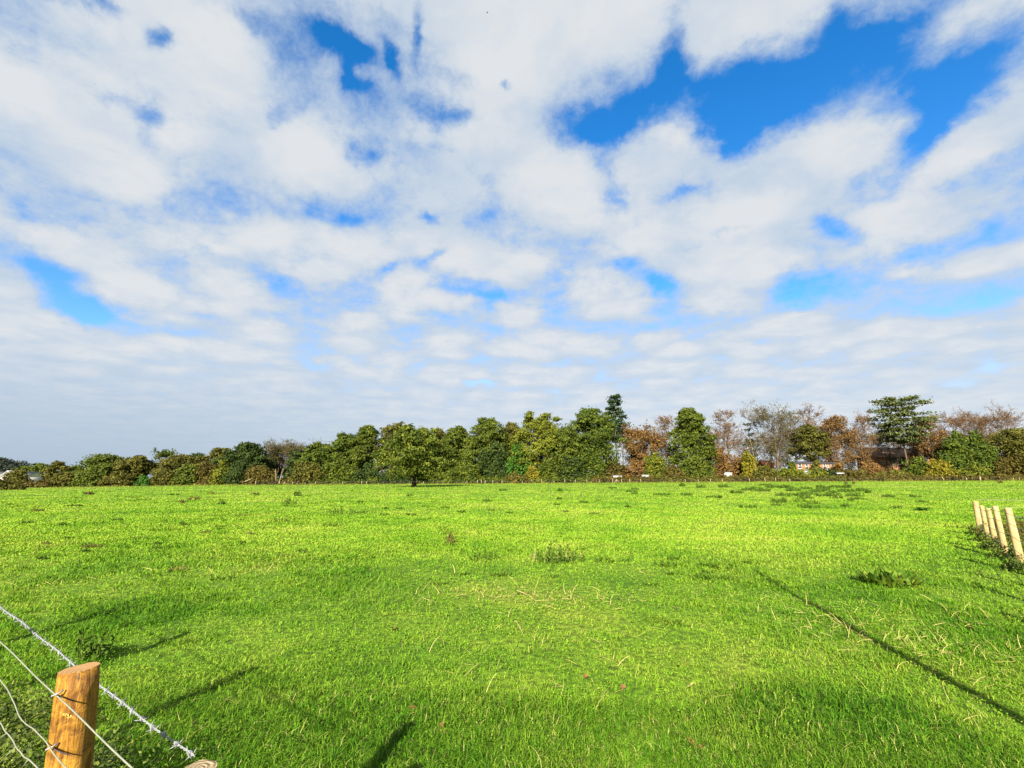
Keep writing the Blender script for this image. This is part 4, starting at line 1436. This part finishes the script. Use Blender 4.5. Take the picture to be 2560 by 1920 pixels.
for i in range(26):
    weed(rw.uniform(20, 860), rw.uniform(1228, 1400), rw.uniform(14, 40), rw.uniform(4, 9), 'small low tuft among several in the left of the field', 'thistle', [None, m_weedbrown][i % 3 == 0], n=1.0, group='small tufts in the left of the field')

for i in range(16):
    weed(rw.uniform(1080, 1900), rw.uniform(1400, 1500), rw.uniform(26, 60), rw.uniform(10, 18), 'low leafy dock rosette among several in the strawy grass of the middle ground', 'dock', n=rw.uniform(.5, 1.0), group='dock rosettes in the middle ground')

# fallen leaves
m_leafbrown, N = mat('fallen_leaf_brown')
finish(N, N.ramp(N.noise(obj_pos(N), 30, 4, .6), [(.3, (.09, .042, .011)), (.7, (.20, .11, .035))]), .7, .2, .15)


def fallen_leaf(px, py, size, label, rot=0.0, col=None):
    b = on_ground(px, py)
    rng = np.random.default_rng(int(px))
    n, m = 9, 6
    V = []
    for i in range(n):
        u = i / (n - 1)
        w = .42 * math.sin(math.pi * min(1, u * .96 + .03)) ** .7 * (1 + .18 * math.sin(u * 19))
        for j in range(m):
            v = (j / (m - 1) - .5) * 2
            V.append([(u - .5), v * w, .22 * v * v * w + .18 * (u - .5) ** 2 * 2 + .03 * math.sin(u * 11 + v * 5)])
    V = np.array(V) * size
    i = (np.arange(n - 1)[:, None] * m + np.arange(m - 1)[None]).ravel()
    g = Geo(); g.add(V, np.stack([i, i + 1, i + m + 1, i + m], 1))
    g.tube(np.array([[-.5, 0, .09], [-.7, .03, .12], [-.85, .09, .1]]) * size, .012 * size, 4)
    o = g.build('fallen_leaf', col or m_leafbrown, smooth=True)
    o.location = (b[0], b[1], b[2] + .025)
    o.rotation_euler = (rng.uniform(-.4, .4), rng.uniform(-.5, .3), rot)
    return tag(o, label, 'leaf')


fallen_leaf(1730, 1858, .085, 'largest curled brown leaf, beside a slanting straw near the bottom', 2.4)
fallen_leaf(1752, 1868, .05, 'smaller curled brown leaf touching the largest one', .6)
fallen_leaf(1033, 1771, .055, 'orange brown leaf in the near grass above the post shadow', .2)
fallen_leaf(1104, 1818, .06, 'dark brown leaf right of the tip of the post shadow', 1.2)
fallen_leaf(1110, 1834, .045, 'orange leaf just below the dark brown one', 2.0)
fallen_leaf(986, 1574, .07, 'rust leaf left of centre in the near grass', 1.0)
fallen_leaf(1464, 1698, .05, 'small orange leaf in the middle of the near grass', 1.6)
fallen_leaf(1558, 1724, .055, 'red brown leaf standing on edge right of the small orange one', 1.4)
fallen_leaf(1729, 1724, .07, 'pale buff dry leaf at the rim of the lush dark grass', .4, m_straw)
fallen_leaf(2432, 1586, .08, 'orange leaf in the straw near the right hand shadows', .4)

# ------------------------------------------------------------------ near left fences
m_postnew, N = mat('treated_softwood')
mp = N.n('ShaderNodeMapping')
N.put(mp.inputs[0], obj_pos(N))
mp.inputs['Scale'].default_value = (55, 55, 4.5)
grain = N.noise(mp.outputs[0], 1.0, 6, .65, 1.2)
blot = N.noise(obj_pos(N), 15, 6, .68, 1.4)
v = N.math('ADD', N.math('MULTIPLY', grain, .45), N.math('MULTIPLY', blot, .55))
c = N.ramp(v, [(.34, (.045, .015, .003)), (.45, (.125, .05, .005)), (.54, (.26, .12, .011)), (.64, (.38, .205, .026)), (.76, (.45, .29, .08))])
finish(N, c, .62, .25, bump_h=v, bump_s=1.0, bump_d=.02)
m_postend, N = mat('sawn_post_end')
mp = N.n('ShaderNodeMapping')
N.put(mp.inputs[0], obj_pos(N))
wv = N.n('ShaderNodeTexWave', wave_type='RINGS', rings_direction='Z')
N.put(wv.inputs['Vector'], obj_pos(N))
wv.inputs['Scale'].default_value = 26
wv.inputs['Distortion'].default_value = 2.5
wv.inputs['Detail'].default_value = 3
finish(N, N.ramp(wv.outputs['Fac'], [(.1, (.20, .10, .033)), (.6, (.30, .17, .065)), (1, (.37, .23, .10))]), .75, .2)
m_postgrey, N = mat('weathered_post')
wv = N.n('ShaderNodeTexWave', wave_type='RINGS', rings_direction='Z')
N.put(wv.inputs['Vector'], obj_pos(N))
wv.inputs['Scale'].default_value = 24
wv.inputs['Distortion'].default_value = 6
wv.inputs['Detail'].default_value = 4
finish(N, N.ramp(wv.outputs['Fac'], [(.2, (.235, .18, .10)), (.7, (.30, .235, .14)), (1, (.215, .16, .09))]), .8, .15, bump_h=wv.outputs['Fac'], bump_s=.5, bump_d=.006)
m_incise = m_plain('pressed_mark', (.70, .42, .10), .6, .3, .1, 50)


def round_post(name, base, top, rad, bodym, endm, parent, cut=0.0, sides=28, taper=.96, rough=.0025, seed=1):
    """round timber post with a slightly slanted sawn end; origin at its base"""
    rng = np.random.default_rng(seed)
    base = np.array(base, float); top = np.array(top, float)
    ax = unit(top - base); Lp = np.linalg.norm(top - base)
    a = unit(np.cross(ax, [0, 1, 0])); b_ = np.cross(ax, a)
    n = 26
    th = np.arange(sides) * 2 * math.pi / sides
    ph = rng.uniform(0, 6.28, 5)
    V = []
    for i in range(n):
        t = i / (n - 1)
        r = rad * (1 + (taper - 1) * t) + rough * (np.sin(2 * th + ph[0] + 2 * t) + .6 * np.sin(3 * th + ph[1] - 3 * t) + .5 * np.sin(5 * th + ph[2] + 9 * t) + .5 * math.sin(9 * t + ph[3]))
        if i == n - 1:
            r = r * .965
        c = ax * (Lp * (t if i < n - 1 else 1.0 + .0015))
        off = np.cos(th)[:, None] * a * r[:, None] + np.sin(th)[:, None] * b_ * r[:, None]
        if i >= n - 4:
            off = off + ax * (cut * (off @ np.array([1.0, 0.25, 0.0])))[:, None] * (i - (n - 5)) / 4
        V.append(c + off)
    V = np.concatenate(V)
    i = np.arange(n - 1)[:, None] * sides; j = np.arange(sides)[None]
    q = np.stack([i + j, i + (j + 1) % sides, i + sides + (j + 1) % sides, i + sides + j], -1).reshape(-1, 4)
    V = np.vstack([V, ax * Lp])
    tt = np.array([[len(V) - 1, (n - 1) * sides + k, (n - 1) * sides + (k + 1) % sides] for k in range(sides)])
    o = mesh_np(name, V, [q, tt], [bodym, endm], parent, True, midx=np.concatenate([np.zeros(len(q)), np.ones(len(tt))]))
    o.location = tuple(base)
    for p_ in o.data.polygons:
        if p_.material_index == 1:
            p_.use_smooth = False
    return o


# the near post: top of its axis and the axis where it leaves the picture
PT = at_z(199, 1672, 1.19)
PB = at_y(171, 1925, PT[1])
ax = unit(PT - PB)
PBASE = PT - ax * (PT[2] + .25) / ax[2]
RP = .0505
wf = thing('stock_fence', 'new wire and netting fence with an orange brown round post at the lower left', 'fence', (PT[0], PT[1], 0))
wo_ = np.array(wf.location)
post = round_post('post', PBASE - wo_, PT - wo_, RP, m_postnew, m_postend, wf, cut=.05, rough=.0035, seed=4)
post['label'] = 'orange brown round post with a sawn top and a row of pressed characters'
# plane of the fence: level wire through two pixels
SZ = at_y(141, 1735, PT[1] - RP * .8)[2]
W0 = at_z(0, 1602, SZ); W1 = at_z(330, 1922, SZ)
WD = unit(W1 - W0)
FN = np.array([WD[1], -WD[0], 0])
if FN[1] > 0:
    FN = -FN


def on_fence(px, py, off=0.0):
    r = ray(px, py); o = np.array([0, 0, EYE])
    t = np.dot(W0 + FN * off - o, FN) / np.dot(r, FN)
    return o + r * t


g = Geo()
L0_ = W0 - WD * 4.0; L1_ = W1 + WD * 1.2
q = np.linspace(0, 1, 90)[:, None]
wp = L0_ + (L1_ - L0_) * q
wp[:, 2] += .0015 * np.sin(q[:, 0] * 61) + .002 * np.sin(q[:, 0] * 17)
g.tube(wp - wo_, .0019, 6)
g.build('plain_wire', m_wire, wf)


def wavy(name, pxs, rad, kink=.0):
    g = Geo()
    pts = np.array([on_fence(x, y) for x, y in pxs])
    # smooth by repeated subdivision
    for _ in range(3):
        a, b_ = pts[:-1], pts[1:]
        pts = np.vstack([pts[:1], np.stack([a * .75 + b_ * .25, a * .25 + b_ * .75], 1).reshape(-1, 3), pts[-1:]])
    if kink:
        s = np.concatenate([[0], np.cumsum(np.linalg.norm(np.diff(pts, axis=0), axis=1))])
        pts[:, 2] += kink * np.sin(s / .045) + kink * .6 * np.sin(s / .021)
    g.tube(pts - wo_, rad, 6)
    return g.build(name, m_wire, wf)


wavy('netting_wire', [(-230, 1480), (-110, 1570), (-20, 1676), (0, 1698), (20, 1726), (38, 1762), (48, 1792), (60, 1808), (85, 1822), (104, 1842), (120, 1862), (137, 1890), (168, 1921), (230, 1990)], .0017, .0007)
wavy('netting_wire', [(-250, 1590), (-120, 1700), (-20, 1790), (4, 1808), (12, 1828), (24, 1842), (33, 1850), (42, 1872), (52, 1878), (60, 1894), (78, 1904), (96, 1921), (150, 1985)], .0019, .0012)
for a, b_ in [((15, 1834), (-8, 1856)), ((40, 1867), (-6, 1915)), ((72, 1899), (52, 1926)), ((-30, 1780), (-60, 1880)), ((-90, 1730), (-120, 1850))]:
    g = Geo()
    p0 = on_fence(*a); p1 = on_fence(*b_)
    g.tube(np.array([p0, (p0 + p1) / 2 + [0, 0, .004], p1]) - wo_, .0014, 5)
    g.build('netting_tie', m_wire, wf)
# staples that hold the wires, and the tying wires round the post


def post_pt(px, py, grow=.002):
    """point on the near surface of the post at a pixel"""
    r = ray(px, py); o = np.array([0, 0, EYE])
    w = o - PBASE
    d = r - ax * (r @ ax); e = w - ax * (w @ ax)
    A_, B_, C_ = d @ d, 2 * d @ e, e @ e - (RP * .975 + grow) ** 2
    disc = B_ * B_ - 4 * A_ * C_
    t = (-B_ - math.sqrt(max(disc, 0))) / (2 * A_)
    return o + r * t


for (sx, sy) in [(140, 1735), (126, 1868)]:
    g = Geo()
    c = post_pt(sx + 5, sy - 1, .004)
    rt = unit(np.array([1.0, .2, .35]))
    g.tube(np.array([c - rt * .012 + [0, -.001, -.004], c - rt * .009 + [0, -.008, 0], c + rt * .004 + [0, -.008, .001], c + rt * .012 + [0, .002, .004]]) - wo_ - np.array(post.location), .0021, 6)
    g.build('staple', m_whitewire, post)
for row in ([(146, 1738), (160, 1744), (178, 1751), (196, 1757), (208, 1759)], [(132, 1871), (146, 1878), (164, 1885), (182, 1889), (196, 1889)]):
    g = Geo()
    pts = np.array([post_pt(x, y, .0012) for x, y in row])
    g.tube(pts - wo_ - np.array(post.location), .0013, 5)
    g.build('tie_wire', m_roofdark, post)
# drying crack below the top, and the row of pressed characters
g = Geo()
pts = np.array([post_pt(x, y, -.0008) for x, y in [(198, 1682), (197, 1696), (195, 1708), (193, 1715)]])
g.tube(pts - wo_ - np.array(post.location), [.0016, .0022, .0018, .0006], 5)
g.build('crack', m_roofdark, post)
g = Geo()
def glyph(x, y, strokes):
    for st in strokes:
        pts = np.array([post_pt(x + a, y + b2, .0006) for a, b2 in st])
        g.tube(pts - wo_ - np.array(post.location), .0011, 4)
O_ = [(3.2 * math.cos(k) + 3, 3.8 * math.sin(k) + 4) for k in np.linspace(0, 6.28, 9)]
glyph(152, 1780, [[(0, 8), (0.5, 2), (3, 0), (4, 2)]])
glyph(158, 1782, [[(0, 8), (1, 2), (3, 0), (4.5, 3)]])
glyph(163, 1784, [O_])
glyph(170, 1787, [[(1, -2), (1, 8)], [(1, 8), (4, 7), (5, 4)], [(-1, 9), (0, 6)]])
glyph(176, 1789, [[(0, 0), (0, 8)], [(0, 0), (4, 1), (4, 8)]])
glyph(183, 1791, [[(0, 9), (0, 0), (3, 0), (4, 4), (0, 5)]])
glyph(190, 1792, [O_[:6]])
g.build('pressed_characters', m_incise, post)

# posts of the same fence outside the picture, seen only by their shadows
for (xx, yy, hh, sd) in [(-2.95, 2.55, 1.2, 11), (-4.35, 3.62, 1.2, 12), (-5.75, 4.7, 1.22, 13)]:
    round_post('post', np.array([xx, yy, -.2]) - wo_, np.array([xx, yy, hh]) - wo_, RP, m_postnew, m_postend, wf, seed=sd)

# barbed wire on the second, older fence line
BZ = .86
bf = thing('barbed_wire_fence', 'barbed wire running to a weathered grey brown post at the bottom edge', 'fence', tuple(at_z(502, 1921, 0.0) * np.array([0, 0, 0]) + np.array([at_z(502, 1921, BZ)[0], at_z(502, 1921, BZ)[1], 0])))
bo = np.array(bf.location)
P2T = at_z(502, 1919, BZ)
round_post('post', np.array([P2T[0], P2T[1], -.2]) - bo, P2T - bo, .044, m_postgrey, m_postgrey, bf, cut=-.05, rough=.004, seed=9)
B0 = at_z(0, 1518, BZ); B1 = at_z(486, 1894, BZ)
BD = unit(B1 - B0)
Bs = B0 - BD * 3.0
Lb = np.linalg.norm(B1 - Bs)
ns = 700
s = np.linspace(0, Lb, ns)
side = unit(np.cross(BD, [0, 0, 1.]))
cen_ = Bs + BD * s[:, None]
cen_[:, 2] += .006 * np.sin(s * 2.1) + .003 * np.sin(s * 7.3)
bw = None
for k in range(2):
    ph = s / .055 * 2 * math.pi + k * math.pi
    pts = cen_ + side * (.0023 * np.cos(ph))[:, None] + np.array([0, 0, 1.]) * (.0023 * np.sin(ph))[:, None]
    g = Geo(); g.tube(pts - bo, .0018, 5)
    if k == 0:
        bw = g.build('barbed_wire', m_whitewire, bf)
        strand0 = g
    else:
        g.build('barbed_wire', m_whitewire, bf)
# each barb: two short wires wound once round the strands, four pointed ends
def barb_mesh():
    g = Geo()
    rng = np.random.default_rng(3)
    for w_ in range(2):
        x = (w_ - .5) * .008
        th = np.linspace(0, 2 * math.pi * 1.1, 12) + w_ * 2.2
        coil = np.stack([x + .0008 * th, .0066 * np.cos(th), .0066 * np.sin(th)], 1)
        t0 = unit(np.array([coil[0][0] * 0 - .3, -math.sin(th[0]) * -1, math.cos(th[0]) * -1]))
        t1 = unit(np.array([.3, -math.sin(th[-1]), math.cos(th[-1])]))
        pts = np.vstack([coil[0] + t0 * .021, coil[0] + t0 * .010, coil, coil[-1] + t1 * .010, coil[-1] + t1 * .021])
        rad = np.full(len(pts), .0014); rad[0] = rad[-1] = .0005
        g.tube(pts, rad, 5)
    return g
barb = barb_mesh().build('barb', m_whitewire, bw)
e_x = BD; e_y = side; e_z = np.cross(e_x, e_y)
from mathutils import Matrix
R_ = Matrix(np.stack([e_x, e_y, e_z], 1).tolist())
first = True
for i, sb in enumerate(np.arange(Lb - .03, .3, -.105)):
    o = barb if first else barb.copy()
    if not first:
        COL.objects.link(o); o.parent = bw
    first = False
    j = int(sb / Lb * (ns - 1))
    o.location = tuple(cen_[j] - bo)
    o.rotation_euler = (R_ @ Matrix.Rotation(i * 1.9, 3, 'X')).to_euler()

# hedge plants growing between the two fences
def hedge_plant(x, y, hw, hd, H, n, pal, label, leaf=.02, name='bramble_bush', up=.2):
    SEED[0] += 1
    rng = np.random.default_rng(SEED[0])
    z = float(gz(x, y))
    k = n // 14
    c = np.stack([rng.uniform(-1, 1, k), rng.uniform(-1, 1, k), rng.uniform(0, 1, k) ** .8], 1)
    c = c[(c[:, 0] ** 2 + c[:, 1] ** 2) < 1 - .55 * c[:, 2] ** 2]
    c = c * np.array([hw, hd, H])
    pts = (c[:, None] + rng.normal(0, 1, (len(c), 14, 3)) * np.array([.05, .05, .035])).reshape(-1, 3)
    pts = pts[pts[:, 2] > .005]
    g = Geo()
    g.quads(leaves(pts, leaf, np.tile([-.1, -.45, .6], (len(pts), 1)), rng, .6))
    m = 26
    p0 = np.stack([rng.uniform(-.5, .5, m) * hw, rng.uniform(-.5, .5, m) * hd, np.zeros(m)], 1)
    p1 = p0 + np.stack([rng.normal(0, .4, m) * hw, rng.normal(0, .4, m) * hd, rng.uniform(.5, 1, m) * H], 1)
    g.segs(p0, p1, np.full(m, .004), np.full(m, .0015), 4)
    o = g.build(name, P[pal])
    o.location = (x, y, z)
    return tag(o, label, 'bush')


hedge_plant(-2.55, 2.72, .75, .42, .36, 12000, 'hedge', 'dense leafy bramble behind the orange brown post', leaf=.0115)
hedge_plant(-1.55, 2.02, .45, .25, .30, 6000, 'hedge', 'leafy bramble at the foot of the orange brown post', leaf=.0105)
hedge_plant(-3.7, 3.5, .8, .4, .26, 7000, 'hedge', 'leafy bramble under the barbed wire at the left edge', leaf=.013)

# ------------------------------------------------------------------ right-hand post and wire fence
m_postpale, N = mat('pale_new_post')
mp = N.n('ShaderNodeMapping')
N.put(mp.inputs[0], obj_pos(N))
mp.inputs['Scale'].default_value = (18, 18, 2.5)
nz = N.noise(mp.outputs[0], 1.0, 5, .6, .6)
finish(N, N.ramp(nz, [(.3, (.23, .15, .055)), (.55, (.36, .255, .11)), (.8, (.44, .335, .18))]), .75, .2, bump_h=nz, bump_s=.4, bump_d=.01)
RPX = [((2451, 1329), (2438, 1253), .076), ((2471, 1348), (2454, 1264), .054), ((2491, 1364), (2470, 1271), .054), ((2517, 1388), (2487, 1265), .058), ((2553, 1404), (2519, 1270), .066)]
rb = [on_ground(*a) for a, _, _ in RPX]
rf = thing('post_and_wire_fence', 'fence of pale new round posts with plain wires running off the right edge', 'fence', rb[0])
ro = np.array(rf.location)
rt_ = []
for i, ((a, tpx, rad), b) in enumerate(zip(RPX, rb)):
    tp = at_y(tpx[0], tpx[1], b[1])
    o = round_post('post', b - [0, 0, .15] - ro, tp - ro, rad, m_postpale, m_postpale, rf, cut=-.1, seed=20 + i, sides=16)
    rt_.append(tp)
drr = unit((rb[4] - rb[0]) * np.array([1, 1, 0]))
cur = rb[4].copy()
allb = list(rb); allt = list(rt_)
for i in range(5):
    cur = cur + drr * 2.0
    c2 = np.array([cur[0], cur[1], float(gz(cur[0], cur[1]))])
    round_post('post', c2 - [0, 0, .15] - ro, c2 + [0, 0, 1.12] - ro, .065, m_postpale, m_postpale, rf, seed=40 + i, sides=16)
    allb.append(c2); allt.append(c2 + np.array([0, 0, 1.12]))
nf = np.array([-drr[1], drr[0], 0])
if nf[0] > 0:
    nf = -nf
for f in (.93, .74, .5, .25):
    g = Geo()
    pts = []
    for b, tp in zip(allb, allt):
        pts.append(b + (tp - b) * f + nf * .07)
    pts = np.array(pts)
    fine = []
    for a, b in zip(pts[:-1], pts[1:]):
        for u in np.linspace(0, 1, 5)[:-1]:
            c_ = a + (b - a) * u
            c_[2] -= .02 * math.sin(math.pi * u)
            fine.append(c_)
    fine.append(pts[-1])
    g.tube(np.array(fine) - ro, .006, 5)
    g.build('wire', m_wire, rf)
# the fence turns at its corner post and runs away to the right
cpos = [rb[0] + np.array([3.0 * k, .35 * k, 0]) for k in range(0, 5)]
for k, c_ in enumerate(cpos[1:]):
    c_[2] = float(gz(c_[0], c_[1]))
    round_post('post', c_ - [0, 0, .15] - ro, c_ + [0, 0, 1.05] - ro, .06, m_postpale, m_postpale, rf, seed=60 + k, sides=14)
for f in (.98, .75, .45):
    g = Geo()
    g.tube(np.array([c_ + np.array([0, -.07, 1.02 * f]) for c_ in cpos]) - ro, .005, 4)
    g.build('wire', m_wire, rf)

# brambles and rough growth along the foot of that fence
for k, (a, b_, lb, pl_) in enumerate([(0, 1, 'dark bramble at the foot of the corner post of the right hand fence', 'dark'), (1, 2, 'bramble between the second and third posts of the right hand fence', 'dark'),
                                (2, 3, 'bramble between the third and fourth posts of the right hand fence', 'olive'), (3, 4, 'bramble between the two nearest posts of the right hand fence', 'dark'),
                                (4, 5, 'brown bramble where the right hand fence leaves the picture', 'brownolive')]):
    c_ = (allb[a] + allb[b_]) / 2
    hedge_plant(c_[0] + .25, c_[1] - .08, .85, .35, .24, 2400, 'hedge', lb, leaf=.024)
for (px, py, w_, h_, pl_, lb) in [(2520, 1352, 1.2, .5, 'bramble', 'brown rough growth behind the middle of the right hand fence'), (2555, 1338, 1.5, .55, 'bramble', 'brown rough growth behind the right hand fence at the picture edge'),
                                  (2560, 1378, 1.1, .45, 'brownolive', 'olive rough growth behind the nearest post of the right hand fence')]:
    c_ = on_ground(px, py)
    hedge_plant(c_[0] + .5, c_[1], w_, .8, h_, 2600, pl_, lb, leaf=.032)

# tall pole just outside the picture whose long shadow crosses the grass on the right
tipx, tipy = on_ground(1880, 1425)[:2]
Lsh = 9.2
lean_x = -.75
px_, py_ = tipx - Lsh * math.sin(SUN_AZ) - lean_x, tipy - Lsh * math.cos(SUN_AZ)
zp = float(gz(px_, py_))
t = thing('wooden_pole', 'tall leaning wooden pole beside the viewer that throws the long shadow on the right', 'pole', (px_, py_, zp))
Hp = Lsh * math.tan(SUN_EL)
g = Geo()
q = np.linspace(0, 1, 12)
g.tube(np.stack([lean_x * q + .05 * np.sin(q * 7), .02 * np.sin(q * 9), -.3 + (Hp + .3) * q], 1), .07 - .042 * q, 12)
g.build('shaft', m_postgrey, t)

# two distant birds
m_bird = m_plain('dark_plumage', (.03, .03, .035), .8, .1, .2, 10)
for (px, py, D_, yaw, lb) in [(1218, 32, 140, .5, 'tiny dark bird high up near the top edge of the sky'), (2376, 887, 230, 1.2, 'tiny dark bird low in the sky above the layered cedar')]:
    r = ray(px, py)
    c_ = np.array([0, 0, EYE]) + r / np.linalg.norm(r) * D_
    g = Geo()
    g.tube([[-.19, 0, 0], [-.12, 0, .01], [0, 0, .02], [.12, 0, .02], [.18, 0, .03], [.22, 0, .025]], [.012, .035, .05, .04, .025, .006], 8)
    for s_ in (-1, 1):
        g.add([[.07, s_ * .03, .03], [.09, s_ * .2, .12], [.0, s_ * .42, .10], [-.05, s_ * .2, .10], [-.06, s_ * .03, .02],
               [.07, s_ * .03, .02], [.09, s_ * .2, .11], [.0, s_ * .42, .095], [-.05, s_ * .2, .09], [-.06, s_ * .03, .01]],
              [[0, 1, 3, 4], [5, 9, 8, 6]], [[1, 2, 3], [6, 8, 7]])
    g.add([[-.18, -.01, 0], [-.30, -.05, 0], [-.30, .05, 0], [-.18, .01, 0]], [[0, 1, 2, 3]])
    o = g.build('bird', m_bird)
    o.location = tuple(c_); o.rotation_euler = (.3, 0, yaw)
    tag(o, lb, 'bird')
